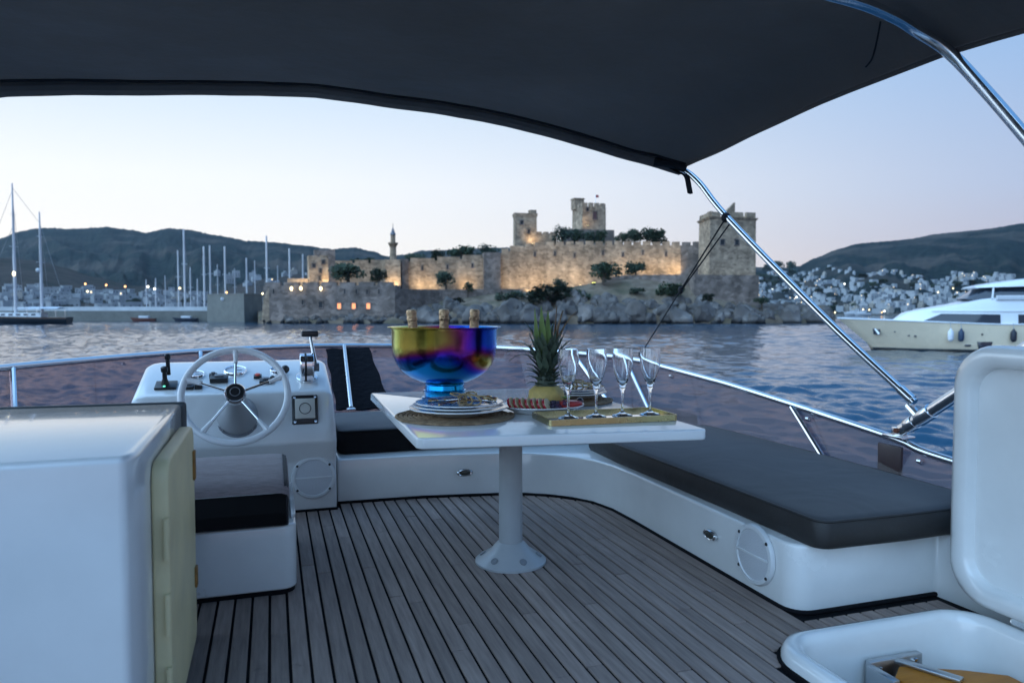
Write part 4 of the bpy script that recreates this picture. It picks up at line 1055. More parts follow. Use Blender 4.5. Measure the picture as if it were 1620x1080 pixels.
CONC = mat('concrete', (.22, .21, .18), .85, var=.3, vscale=.4, bump=.2, bscale=1.5)
DARKW = mat('dark_opening', (.02, .02, .022), .7)
BUSH = mat('bush_leaves', (.038, .060, .022), .75, var=.6, vscale=.8, rnd=.25, col2=(.018, .03, .015))
BARK = mat('bark', (.09, .065, .045), .9)
WARM = (1.0, .78, .45)
LITW = mat('lit_window', (1, .35, .12), .5, emit=1.1, emcol=(1.0, .34, .14))
LAMPW = mat('lamp_glow', (1, .8, .45), .5, emit=5, emcol=(1.0, .80, .40))
LAMPC = mat('lamp_glow_white', (1, .97, .85), .5, emit=6, emcol=(1.0, .97, .85))
LAMPO = mat('lamp_glow_orange', (1, .5, .2), .5, emit=4, emcol=(1.0, .48, .16))
LAMPY = mat('lamp_glow_yellow_green', (.9, .9, .2), .5, emit=6, emcol=(.95, .95, .18))

# ---- far hills
def interp(P, x):
    if x <= P[0][0]: return P[0][1]
    for (a, va), (b, vb) in zip(P, P[1:]):
        if a <= x <= b:
            t = (x - a) / (b - a); t = t * t * (3 - 2 * t) * .5 + t * .5
            return va + (vb - va) * t
    return P[-1][1]
def hill(name, ridge, base, d0, d1, px0, px1, nx, nt_, amp, seed, pw=1.0, m_=SCRUB):
    m = MB(1); rows = []
    for j in range(nt_ + 5):
        t = j / nt_; row = []
        for i in range(nx + 1):
            px = px0 + (px1 - px0) * i / nx
            yr, yb = interp(ridge, px), interp(base, px)
            tt = min(t, 1)
            d = d0 + (d1 - d0) * tt ** 1.15
            p = far(px, yb + (yr - yb) * tt ** pw, d)
            nz = noise.fractal(Vector((px * .018, tt * 5, seed)), 1.0, 2.1, 5) * amp * math.sin(math.pi * min(1, tt * 1.02) * .97 + .05) + noise.noise(Vector((px * .35, tt * 34, seed))) * amp * .10
            p.z += nz
            if t > 1: p = far(px, yr, d1 * (1 + (t - 1) * 2)); p.z -= (t - 1) * d1 * .35
            if j == 0: p.z = WATER - 2
            row.append(p)
        rows.append(row)
    m.loft(rows, False)
    return tag(obj(name, m, m_, smooth=80), kind='structure')
RIDL = [(-500, 400), (-200, 392), (-60, 384), (0, 377), (30, 366), (65, 361), (110, 362), (170, 359), (205, 363), (232, 368), (270, 361), (300, 363), (340, 372), (390, 381), (440, 384), (470, 388), (530, 394), (560, 391), (590, 398), (612, 405), (640, 402), (670, 396), (700, 396), (740, 393), (800, 391), (900, 400), (1000, 410), (1250, 425)]
BASL = [(-500, 496), (1300, 496)]
RIDN = [(-500, 440), (-100, 424), (0, 408), (60, 412), (100, 423), (150, 438), (210, 452), (330, 462), (420, 440), (480, 432), (560, 440), (700, 470), (900, 485)]
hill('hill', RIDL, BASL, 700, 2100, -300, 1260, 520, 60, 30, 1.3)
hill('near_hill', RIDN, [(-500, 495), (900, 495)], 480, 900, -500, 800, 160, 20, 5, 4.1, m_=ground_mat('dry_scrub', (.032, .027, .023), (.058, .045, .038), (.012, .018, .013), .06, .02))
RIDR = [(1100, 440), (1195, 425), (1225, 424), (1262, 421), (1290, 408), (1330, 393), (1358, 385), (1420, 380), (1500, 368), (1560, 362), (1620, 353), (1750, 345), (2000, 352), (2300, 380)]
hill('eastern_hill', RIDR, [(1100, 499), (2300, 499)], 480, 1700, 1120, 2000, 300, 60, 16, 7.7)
def hill_pt(px, py):
    """point on the eastern hillside seen at that bearing and height"""
    yr = interp(RIDR, px); t = max(.02, min(1, (499 - py) / (499 - yr)))
    d = 480 + 1220 * t ** 1.15
    p = far(px, py, d); p.z += noise.fractal(Vector((px * .018, t * 5, 7.7)), 1.0, 2.1, 5) * 16 * math.sin(math.pi * min(1, t * 1.02) * .97 + .05)
    return p, d
def hill_pt_l(px, py):
    yr = interp(RIDN, px); t = max(.02, min(1, (495 - py) / max(4, 495 - yr)))
    d = 480 + 420 * t ** 1.15
    p = far(px, py, d); p.z += noise.fractal(Vector((px * .018, t * 5, 4.1)), 1.0, 2.1, 5) * 5 * math.sin(math.pi * min(1, t * 1.02) * .97 + .05)
    return p, d

# ---- the white town
HW = mat('limewash', (.39, .40, .41), .8, var=.15, vscale=.3, rnd=.16)
HW2 = mat('cream_wash', (.42, .38, .33), .8, var=.15, vscale=.3, rnd=.2)
HWIN = mat('house_window', (.05, .06, .08), .3)
HWIL = mat('house_window_lit', (1, .75, .4), .5, emit=2.5, emcol=(1, .70, .34))
def house_mesh(seed):
    r = random.Random(seed); m = MB(1)
    w_, dd, h = r.uniform(7, 12), r.uniform(6, 9), r.choice((4.2, 6.2, 6.8))
    def block(cx, cy, z0, w_, dd, h):
        m.box((cx, cy, z0 + h / 2), (w_, dd, h)); m.box((cx, cy, z0 + h + .25), (w_ * 1.03, dd * 1.03, .5))
        fl = 2 if h > 5 else 1
        for f in range(fl):
            for s_ in (-1, 1):
                k = max(2, int(w_ / 2.6))
                for i in range(k):
                    x = cx - w_ / 2 + w_ * (i + .5) / k
                    m.box((x, cy + s_ * (dd / 2 + .02), z0 + 1.9 + f * 2.9), (1.15, .16, 1.5), None, 2 if r.random() < .035 else 1)
                k = max(1, int(dd / 3))
                for i in range(k):
                    y = cy - dd / 2 + dd * (i + .5) / k
                    m.box((cx + s_ * (w_ / 2 + .02), y, z0 + 1.9 + f * 2.9), (.16, 1.15, 1.5), None, 2 if r.random() < .035 else 1)
    block(0, 0, -5, w_, dd, h + 5)
    m.v = m.v
    if r.random() < .7: block(w_ * .22, dd * .1, h + .4, w_ * .5, dd * .7, 2.8)
    if r.random() < .5: m.box((-w_ * .5 - 1.0, -dd * .1, 1.2), (2.2, dd * .5, 9))
    return m.mesh('house', [HW2 if seed % 7 == 3 else HW, HWIN, HWIL], smooth=0)
HM = [house_mesh(s) for s in range(12)]
rh = random.Random(21); nh = 0
placed = []
def put_house(px, py, hp, label, group):
    global nh
    p, d = hp(px, py)
    for q in placed:
        if (q - p).length < 7.5: return False
    placed.append(p)
    if label is None:
        row = 'high up in' if py < 444 else 'halfway up' if py < 472 else 'near the waterfront of'
        spot = 'just right of the corner tower' if px < 1262 else 'behind the diagonal bimini tube' if px < 1345 else 'above the bow of the yacht' if px < 1440 else 'behind the wheelhouse of the yacht'
        label = 'small white house %s the hillside town, %s' % (row, spot); group = 'town houses ' + row.split(' of')[0].replace(' in', '') + ' ' + spot
    o = bpy.data.objects.new('house', HM[rh.randrange(12)]); o.location = p; o.rotation_euler = (0, 0, rh.uniform(-.5, .5) + YAW * 1.0); k = rh.uniform(.40, .64) * (.85 + .2 * d / 900) * (1.45 if px < 600 else 1); o.scale = (k, k, k)
    COL.objects.link(o); tag(o, label, 'house', group); nh += 1
    return True
LABR = 'small white flat roofed house in the hillside town right of the castle'
tries = 0
while nh < 250 and tries < 6000:
    tries += 1
    px = 1192 + 410 * rh.random() ** 1.1; top = interp([(1190, 440), (1230, 430), (1290, 424), (1400, 432), (1440, 440), (1480, 438), (1530, 426), (1560, 430), (1610, 446)], px)
    py = top + (497 - top) * rh.random() ** .85
    dens_ = noise.noise(Vector((px * .03, py * .09, 2)))
    if dens_ < -.28 or (px > 1440 and py > 490): continue
    put_house(px, py, hill_pt, None, None)
tries = 0; t0 = nh
while nh < t0 + 34 and tries < 2000:
    tries += 1
    px = -20 + 350 * rh.random(); py = rh.uniform(461, 487) + max(0, (px - 120) * .05)
    if py > 490: continue
    spot = 'behind the dark schooner' if px < 110 else 'below the orange street lamps' if px < 215 else 'behind the cluster of marina masts'
    put_house(px, py, hill_pt_l, 'small white house in the town behind the quay, ' + spot, 'houses behind the quay ' + spot)
t0 = nh; tries = 0
while nh < t0 + 16 and tries < 500:
    tries += 1
    put_house(rh.uniform(340, 490), rh.uniform(431, 458), hill_pt_l, 'small white house on the slope behind the marina masts', 'houses on the slope behind the masts')

# the rest of the town, too small and many to tell apart
def far_town():
    m = MB(1); r = random.Random(77); k = 0
    while k < 330:
        px = 1192 + 420 * r.random(); top = interp([(1190, 436), (1230, 430), (1290, 424), (1400, 432), (1440, 440), (1480, 438), (1530, 428), (1610, 446)], px)
        py = top + (497 - top) * r.random()
        if noise.noise(Vector((px * .03, py * .09, 2))) < -.25: continue
        p, d = hill_pt(px, py)
        if any((q - p).length < 5 for q in placed): continue
        w_, dd, h = r.uniform(3.5, 8), r.uniform(4, 6), r.uniform(2.5, 5); R = Matrix.Rotation(r.uniform(-.5, .5) + YAW, 3, 'Z')
        m.box(p + Vector((0, 0, h / 2 - 1.5)), (w_, dd, h + 3), R); m.box(p + Vector((0, 0, h + .2)), (w_ * 1.04, dd * 1.04, .4), R)
        for x in (-.25, .25): m.box(p + R @ Vector((x * w_, -dd / 2, h * .55)), (.9, .2, 1.3), R, 1)
        k += 1
    tag(obj('far_houses', m, [HW, HWIN], smooth=0), 'mass of tiny white houses filling the hillside town right of the castle', 'houses', None, 'stuff')
    m = MB(1); k = 0
    while k < 150:
        px = -25 + 365 * r.random(); py = r.uniform(458, 489) + max(0, (px - 120) * .04)
        if py > 490 or noise.noise(Vector((px * .025, py * .07, 5))) < -.2: continue
        p, d = hill_pt_l(px, py)
        if any((q - p).length < 5 for q in placed): continue
        w_, dd, h = r.uniform(5, 10), r.uniform(4, 6), r.uniform(3, 5.5); R = Matrix.Rotation(r.uniform(-.5, .5) + YAW, 3, 'Z')
        m.box(p + Vector((0, 0, h / 2 - 1.5)), (w_, dd, h + 3), R); m.box(p + Vector((0, 0, h + .2)), (w_ * 1.04, dd * 1.04, .4), R)
        for x in (-.25, .25): m.box(p + R @ Vector((x * w_, -dd / 2, h * .55)), (.9, .2, 1.3), R, 1)
        k += 1
    tag(obj('far_houses', m, [HW, HWIN], smooth=0), 'band of tiny white houses behind the left quay and marina', 'houses', None, 'stuff')
far_town()

# ---- trees
def tree_meshes(seed, n=900):
    r = random.Random(seed); tr = MB(1); cr = MB(1)
    tr.tube([(0, 0, -1), (.03, .02, .2), (.0, .05, .45)], [.06, .045, .03], 7)
    for k in range(4):
        a = k * 1.6 + r.random(); tr.tube([(0, .04, .3), (.15 * math.cos(a), .15 * math.sin(a), .5), (.26 * math.cos(a), .26 * math.sin(a), .66)], [.028, .018, .008], 5)
    blobs = [(Vector((r.uniform(-.30, .30), r.uniform(-.28, .28), r.uniform(.22, .80))), r.uniform(.17, .27)) for _ in range(12)]
    for i in range(n):
        c, q = r.choice(blobs); d = Vector((r.gauss(0, 1), r.gauss(0, 1), r.gauss(0, .8))).normalized() * q * r.uniform(.55, 1.08)
        p = c + d; u = Vector((r.gauss(0, 1), r.gauss(0, 1), r.gauss(0, 1))).normalized(); v = u.orthogonal().normalized(); s_ = r.uniform(.032, .065)
        cr.add([p - u * s_ - v * s_ * .5, p + u * s_ - v * s_ * .5, p + u * s_ * .7 + v * s_ * .6, p - u * s_ * .7 + v * s_ * .6], [(0, 1, 2, 3)])
    return tr.mesh('trunk', BARK), cr.mesh('crown', BUSH, smooth=0)
TM = [tree_meshes(s) for s in range(6)]
rt = random.Random(4)
def tree(px, foot, top, d, wpx, label, cat='tree', name='tree', group=None):
    p = far(px, foot, d); h = (foot - top) * d / 1170.0; wd = wpx * d / 1170.0
    t = bpy.data.objects.new(name, None); t.location = p; t.scale = (wd / .95, wd / .95, h / .98); t.rotation_euler = (0, 0, rt.uniform(0, 6)); COL.objects.link(t); tag(t, label, cat, group)
    a, b = TM[rt.randrange(6)]
    for nm, me in (('trunk', a), ('crown', b)):
        o = bpy.data.objects.new(nm, me); o.parent = t; COL.objects.link(o)
    return t

# ---- castle rock and slopes
SH = [(405, 203), (500, 199), (620, 198), (700, 200), (850, 197), (1000, 196), (1200, 197), (1260, 204), (1320, 212)]     # shoreline distance
FT = [(405, 492), (520, 488), (625, 486), (660, 474), (760, 466), (830, 462), (880, 458), (950, 447), (1000, 441), (1085, 447), (1200, 470), (1215, 481), (1310, 484), (1325, 507)]   # crest of the slope
def slope_pt(px, t):
    ds = interp(SH, px); yf = interp(FT, px)
    d = ds + 26 * t
    z0 = WATER; pz = far(px, yf, ds + 26)
    z = z0 + (pz.z - z0) * (t ** .62)
    p = far(px, 487, d); p.z = z + (noise.fractal(Vector((px * .07, t * 4, 2.2)), 1, 2, 4) * 1.1 * math.sin(math.pi * min(1, t)))
    return p
m = MB(1); rows = []
for j in range(26):
    t = j / 20; row = []
    for i in range(181):
        px = 408 + (1322 - 408) * i / 180
        if t <= 1: p = slope_pt(px, t)
        else:
            p = slope_pt(px, 1); q = far(px, 487, interp(SH, px) + 26 + (t - 1) * 200); p = Vector((q.x, q.y, p.z + .3 - (4 if t > 1.2 and px > 1205 else 0)))
        if j == 0: p.z -= 3
        row.append(p)
    rows.append(row)
m.loft(rows, False)
tag(obj('castle_headland', m, DRY, smooth=60), kind='structure')
def rock_mesh(seed):
    bm = bmesh.new(); bmesh.ops.create_icosphere(bm, subdivisions=3, radius=1)
    o = Vector((seed * 13.1, seed * 7.7, 3))
    for v in bm.verts:
        p = v.co.copy(); q = noise.voronoi(p * 1.1 + o)[0]
        k = .78 + .34 * noise.fractal(p * .9 + o, 1, 2, 3) + .22 * min(.8, q[1] - q[0])
        v.co = Vector((p.x * k, p.y * k, p.z * k))
    me = bpy.data.meshes.new('boulder'); bm.to_mesh(me); bm.free(); me.materials.append(ROCK)
    me.polygons.foreach_set('use_smooth', [True] * len(me.polygons)); me.set_sharp_from_angle(angle=math.radians(28))
    return me
RM = [rock_mesh(s) for s in range(9)]
rr_ = random.Random(8); nb = 0
def boulder(px, t, s, label, group):
    p = slope_pt(px, t); o = bpy.data.objects.new('boulder', RM[rr_.randrange(9)]); o.location = p + Vector((0, 0, -.15 * s))
    o.rotation_euler = (rr_.uniform(-.4, .4), rr_.uniform(-.4, .4), rr_.uniform(0, 6)); o.scale = (s * rr_.uniform(.7, 1.3), s * rr_.uniform(.7, 1.2), s * rr_.uniform(.7, 1.35)); COL.objects.link(o)
    tag(o, label, 'boulder', group)
for i in range(215):
    px = 640 + 672 * (i + rr_.random()) / 215
    hi = .42 if px < 1200 else .75
    t = rr_.random() ** 1.1 * hi; s = rr_.choice((rr_.uniform(.8, 1.7), rr_.uniform(1.2, 2.4), rr_.uniform(2.4, 4.2))) * (1 if t < .3 else .8) * (1.1 if px > 1200 else 1)
    big = 'small' if s < 1.4 else 'middle sized' if s < 2.3 else 'large'; wl = 'at the waterline' if t < .14 else 'up the bank'
    spot = 'below the western curtain wall' if px < 790 else 'below the widest green bush' if px < 920 else 'below the dark bush and garden light' if px < 1010 else 'left below the corner tower' if px < 1100 else 'right below the corner tower' if px < 1200 else 'on the breakwater tip right of the castle'
    boulder(px, t, s, '%s grey boulder %s %s' % (big, wl, spot), 'shore boulders %s %s %s' % (big, wl, spot))
for i in range(46):
    px = 412 + 232 * (i + rr_.random()) / 46
    s = rr_.uniform(.8, 1.7); spot = 'left half' if px < 530 else 'right half'; big = 'small' if s < 1.2 else 'bigger'
    boulder(px, rr_.random() * .22, s, '%s low grey boulder at the foot of the sea wall, %s' % (big, spot), 'boulders at the sea wall foot, %s %s' % (big, spot))

# ---- castle masonry
def plan(px, d): 
    p = far(px, 487, d); return Vector((p.x, p.y))
def zat(py, d): return far(810, py, d).z
def lamp(px, py, d, power, label, toward=None, col=WARM, r=.5, glow=LAMPW, group='castle floodlights', size=.35):
    p = far(px, py, d); t = thing('floodlight', label, 'floodlight', p, group, k=1)
    m = MB(1); m.box(p, (size * 1.6, size, size)); obj('housing', m, DARKW, t)
    m = MB(1); m.box(p + Vector((0, 0, size * .55)), (size * 1.3, size * .8, .06)); obj('glow_glass', m, glow, t)
    l = bpy.data.lights.new('flood_lamp', 'SPOT'); l.energy = power; l.color = col; l.shadow_soft_size = r; l.spot_size = math.radians(155); l.spot_blend = .9
    o = bpy.data.objects.new('flood_lamp', l); o.parent = t; o.location = (0, 0, size + r + .1); o.rotation_euler = Vector((st * .8, ct * .8, .62)).to_track_quat('-Z', 'Y').to_euler(); COL.objects.link(o)
def merlons(parent, A, B, z0, z1, wd, gap, h, th, material):
    """battlement blocks along the wall top from A to B"""
    L = (B - A).length; n = max(1, int(L / (wd + gap))); u = (B - A) / L; nn = Vector((-u.y, u.x))
    step = L / n
    for i in range(n):
        c0 = A + u * (step * i + gap / 2); c1 = A + u * (step * (i + 1) - gap / 2)
        za = z0 + (z1 - z0) * (step * (i + .5)) / L
        m = MB(1); pts = [c0 - nn * .06, c1 - nn * .06, c1 + nn * th, c0 + nn * th]
        hh = h * random.uniform(.88, 1.08)
        m.prism([(p.x, p.y) for p in pts], za - 1.3, za + hh); obj('merlon', m, material, parent, smooth=0)
def wall(name, label, pts, thick=2.5, bot=None, material=STONE, mer=None, cat='wall'):
    """pts: (bearing, distance, top) along the wall; foot follows bot"""
    A0 = plan(*pts[0][:2]); t = thing(name, label, cat, (A0.x, A0.y, WATER), k=1)
    m = MB(1); F_, K_ = [], []
    P2 = [plan(p[0], p[1]) for p in pts]
    for i, p in enumerate(pts):
        q = P2[min(i + 1, len(pts) - 1)] - P2[max(i - 1, 0)]; q.normalize(); nn = Vector((-q.y, q.x))
        F_.append((P2[i], zat(p[2], p[1]))); K_.append(P2[i] + nn * thick)
    zb = WATER - 1 if bot is None else bot
    rings = [[(f[0].x, f[0].y, zb), (f[0].x, f[0].y, f[1]), (k.x, k.y, f[1]), (k.x, k.y, zb)] for f, k in zip(F_, K_)]
    m.loft(rings, True, True); obj('masonry', m, material, t, smooth=0)
    if mer:
        for i in range(len(pts) - 1):
            merlons(t, P2[i], P2[i + 1], F_[i][1] - .02, F_[i + 1][1] - .02, *mer, min(1.2, thick * .6), material)
    return t
def openings(parent, wall_a, wall_b, items, material, name='window'):
    """items: (fraction along wall, z, w, h): recessed dark windows set into a wall face"""
    u = (wall_b - wall_a).normalized(); nn = Vector((-u.y, u.x)); L = (wall_b - wall_a).length
    for f, z, w_, h in items:
        c = wall_a + u * L * f
        m = MB(1)
        R = Matrix(((u.x, nn.x, 0), (u.y, nn.y, 0), (0, 0, 1)))
        m.box((c.x - nn.x * .02, c.y - nn.y * .02, z), (w_, .2, h), R); o = obj(name, m, material, parent, smooth=0)
        fr = MB(1)
        for dx, dz, ww, hh in ((-w_ / 2 - .12, 0, .24, h + .48), (w_ / 2 + .12, 0, .24, h + .48), (0, h / 2 + .12, w_, .24), (0, -h / 2 - .12, w_, .24)):
            cc = c + u * dx - nn * .14; fr.box((cc.x, cc.y, z + dz), (ww, .22, hh), R)
        obj('surround', fr, STONEG, o, smooth=0)
def tower(name, label, P, top, bot, material=STONE, mer=None, cornice=0, k3=None):
    """P: three plan points (bearing, distance): left, near corner, right"""
    a, b, c = [plan(*p) for p in P]; d4 = a + c - b; dm = P[1][1]
    z1 = zat(top, dm); z0 = zat(bot, dm)
    t = thing(name, label, 'tower', (b.x, b.y, z0), k=1)
    m = MB(1); q = [a, b, c, d4]; ce = (a + c) / 2
    taper = [ce + (p - ce) * 1.02 for p in q]
    m.prism([(p.x, p.y) for p in taper], z0 - 3, z1, 0, [(p.x, p.y) for p in q]); obj('masonry', m, material, t, smooth=0)
    if cornice:
        m = MB(1); m.prism([((ce + (p - ce) * 1.03).x, (ce + (p - ce) * 1.03).y) for p in q], z1 - .2, z1 + cornice, 0, [((ce + (p - ce) * 1.10).x, (ce + (p - ce) * 1.10).y) for p in q]); obj('cornice', m, material, t, smooth=0)
    if mer:
        for i in range(4):
            merlons(t, q[i], q[(i + 1) % 4], z1, z1, *mer, .9, material)
    return t, q, z0, z1
# left sea wall with embrasures and lit windows
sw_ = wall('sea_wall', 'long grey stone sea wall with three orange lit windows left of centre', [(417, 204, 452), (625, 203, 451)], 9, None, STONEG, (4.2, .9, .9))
a, b = plan(417, 204), plan(625, 203)
z = zat(484, 203.5)
for px in (537, 560, 583): openings(sw_, a, b, [((px - 417) / 208, z, 1.0, 1.5)], LITW)
openings(sw_, a, b, [((508 - 417) / 208, zat(482, 203), 1.0, 1.6)], DARKW)
m = MB(1); q = plan(417, 204)
c0, c1 = plan(413, 203.6), plan(426, 203.9)
m.prism([(c0.x, c0.y), (c1.x, c1.y), plan(426, 212)[:], plan(417, 212)[:]], WATER - 1, zat(454, 204), 0, [(plan(418, 204.2).x, plan(418, 204.2).y), (c1.x, c1.y), plan(426, 212)[:], plan(418, 212)[:]])
obj('battered_corner', m, STONE, sw_, smooth=0)
sw2 = wall('retaining_wall', 'shaded grey stone wall turning the corner below the curtain wall', [(625.5, 203.1, 457), (700, 219, 458), (800, 227, 457), (860, 232, 458)], 3, None, STONEG)  # face turned away; its shade is put into the darker stone
# gate tower on the left
gt, q, z0, z1 = tower('gate_tower', 'floodlit square gate tower at the left end of the castle', [(487, 222), (490, 216), (520, 217)], 408, 455, STONE, (1.6, .7, .8))
openings(gt, q[1], q[2], [(.25, zat(420, 216), .9, 1.2), (.6, zat(428, 216), .8, 1.4), (.55, zat(440, 216), .8, 1.4), (.75, zat(414, 216), .9, 1.1)], DARKW)
gt2, q, z0, z1 = tower('back_tower', 'plain shaded tower block rising behind the floodlit gate tower', [(497, 232), (498, 228), (531, 229)], 395, 455, STONEG)  # shaded look comes from the darker stone colour
hl = wall('gatehouse_wall', 'low floodlit wall beside the gate tower on the sea wall', [(455, 217, 440), (488, 217, 441)], 4, zat(456, 217))
# curtain walls
cw = wall('curtain_wall', 'shaded battlemented wall behind the two dark trees near the gate', [(526, 229, 417), (560, 230, 416.5), (610, 231, 416)], 2.5, zat(468, 230), STONE, (4.0, .8, 1.0))
tw, q, z0, z1 = tower('wall_turret', 'small floodlit wall turret just below the minaret', [(607, 232), (609, 226), (634, 226)], 415, 470, STONE, (3.2, .8, .9))
tw, q, z0, z1 = tower('shaded_turret', 'narrow shaded wall buttress right of the minaret', [(634, 232), (636, 227), (647, 229)], 414, 470, STONEG, (3.2, .8, .9))  # shaded side of the turret, painted by the darker stone
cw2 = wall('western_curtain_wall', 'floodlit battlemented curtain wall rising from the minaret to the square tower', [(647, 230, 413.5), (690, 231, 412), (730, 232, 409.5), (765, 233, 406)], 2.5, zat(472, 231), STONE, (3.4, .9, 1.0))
tw, q, z0, z1 = tower('middle_buttress', 'shaded square buttress halfway along the curtain wall', [(763, 236), (766, 230), (792, 231)], 403, 475, STONEG, (3.4, .9, .8))  # darker stone stands in for the shade on this buttress
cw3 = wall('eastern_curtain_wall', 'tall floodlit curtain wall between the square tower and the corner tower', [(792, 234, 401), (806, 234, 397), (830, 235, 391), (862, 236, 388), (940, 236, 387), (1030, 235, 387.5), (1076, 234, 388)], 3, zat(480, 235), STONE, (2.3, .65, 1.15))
cw4 = wall('end_curtain_wall', 'short shaded wall joining the corner tower', [(1076, 232, 388), (1110, 230, 388)], 3, zat(480, 235), STONEG, (2.3, .65, 1.15))  # shade painted by using the darker stone here
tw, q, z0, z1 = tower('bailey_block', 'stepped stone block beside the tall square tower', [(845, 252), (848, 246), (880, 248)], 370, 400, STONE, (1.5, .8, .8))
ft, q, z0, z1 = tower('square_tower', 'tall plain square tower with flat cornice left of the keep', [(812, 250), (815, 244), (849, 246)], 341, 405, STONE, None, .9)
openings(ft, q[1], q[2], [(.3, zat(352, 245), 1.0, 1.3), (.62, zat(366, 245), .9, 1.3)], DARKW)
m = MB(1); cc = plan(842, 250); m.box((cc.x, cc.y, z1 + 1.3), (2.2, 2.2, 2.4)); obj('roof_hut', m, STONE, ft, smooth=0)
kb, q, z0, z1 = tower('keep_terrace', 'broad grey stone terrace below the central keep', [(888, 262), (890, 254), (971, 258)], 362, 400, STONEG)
kp, q, z0, z1 = tower('keep', 'central castle keep with battlements and a flag on top', [(905, 268), (921, 259), (957.5, 263)], 326, 366, STONE, (1.5, .8, 1.4))
openings(kp, q[1], q[2], [(.52, zat(341, 261), 1.5, 2.6)], mat('heraldic_panel', (.10, .05, .05), .6), 'carved_panel')
openings(kp, q[1], q[2], [(.2, zat(332, 261), .8, 1.0)], DARKW)
m = MB(1); cc = plan(913, 266); m.box((cc.x, cc.y, z1 + 1.4), (3.6, 3.4, 3.6)); m.box((cc.x, cc.y, z1 + 3.3), (4.0, 3.8, .5)); obj('stair_turret', m, STONE, kp, smooth=0)
m = MB(1); cc = plan(941, 266); m.tube([(cc.x, cc.y, z1), (cc.x, cc.y, z1 + 5.0)], .12, 6); fp = obj('flagpole', m, STEEL, kp)
m = MB(1); m.loft([[(cc.x + .1 + i * .18, cc.y + .15 * math.sin(i), z1 + 4.9 - j * .9) for j in (0, 1)] for i in range(8)], False); obj('flag', m, mat('red_flag', (.35, .04, .05), .8), fp)
et, q, z0, z1 = tower('corner_tower', 'big grey corner tower with battlements at the right end of the castle', [(1104.5, 226), (1122, 214), (1194, 218)], 345, 436, STONE, (2.1, 1.0, 2.0), .4)
openings(et, q[1], q[2], [(.26, zat(383, 215), 1.3, 1.5), (.58, zat(383, 216), 1.3, 1.5)], DARKW)
m = MB(1); u = (q[2] - q[1]).normalized(); nn = Vector((-u.y, u.x)); c0 = q[1] + u * 5.2; c1 = q[1] + u * 8.0
m.prism([(p.x, p.y) for p in (c0, c1, c1 + nn * 1.0, c0 + nn * 1.0)], z1, lambda p: z1 + 2.2 + 2.6 * ((Vector(p) - c0).dot(u)) / 2.8); obj('gable_merlon', m, STONE, et, smooth=0)
pt_, q, z0, z1 = tower('tower_plinth', 'massive grey plinth carrying the corner tower above the shore', [(1085, 226), (1098, 209), (1200, 212)], 434.5, 485, STONEG)
rw = wall('slope_terrace_wall', 'low terrace wall on the slope below the eastern curtain wall', [(955, 226, 440), (985, 224, 435.5), (1040, 221, 434.5), (1090, 219, 434)], 3, zat(470, 222), STONEG)
# minaret
mc = plan(622.5, 240); dmn = 240
mn = thing('minaret', 'slim stone minaret with balcony and pointed grey cap', 'minaret', (mc.x, mc.y, zat(420, dmn)), k=1)
zz = lambda py: zat(py, dmn)
m = MB(1); m.lathe([(1.15, zz(425)), (1.0, zz(392))], (mc.x, mc.y, 0), 14); obj('shaft', m, STONE, mn)
m = MB(1); m.lathe([(1.0, zz(392)), (1.2, zz(389)), (1.35, zz(388)), (1.6, zz(386)), (1.62, zz(384)), (1.45, zz(383.8)), (1.45, zz(384.6)), (.8, zz(384.6))], (mc.x, mc.y, 0), 16); obj('balcony', m, STONE, mn)
m = MB(1); m.lathe([(.8, zz(385)), (.78, zz(372)), (.95, zz(371.5))], (mc.x, mc.y, 0), 14); obj('upper_shaft', m, STONE, mn)
m = MB(1); m.lathe([(.98, zz(371.5)), (.6, zz(367)), (.12, zz(360)), (.05, zz(353)), (.001, zz(352))], (mc.x, mc.y, 0), 14); obj('cap', m, mat('lead_cap', (.14, .14, .16), .5), mn)

# arrow slits and drain holes
def slits(w_t, pts, items):
    for seg, f, py in items:
        a_, b_ = plan(*pts[seg][:2]), plan(*pts[seg + 1][:2]); openings(w_t, a_, b_, [(f, zat(py, pts[seg][1]), .45, 1.3)], DARKW, 'arrow_slit')
slits(cw3, [(792, 234), (806, 234), (830, 235), (862, 236), (940, 236), (1030, 235), (1076, 234)], [(2, .5, 402), (3, .2, 401), (3, .6, 404), (4, .15, 400), (4, .5, 403), (4, .85, 400), (5, .5, 402)])
slits(cw2, [(647, 230), (690, 231), (730, 232), (765, 233)], [(0, .5, 424), (1, .45, 422), (2, .5, 420)])
slits(sw_, [(417, 204), (625, 203)], [(0, .08, 461), (0, .62, 461), (0, .71, 461), (0, .79, 462), (0, .88, 461), (0, .3, 478)])
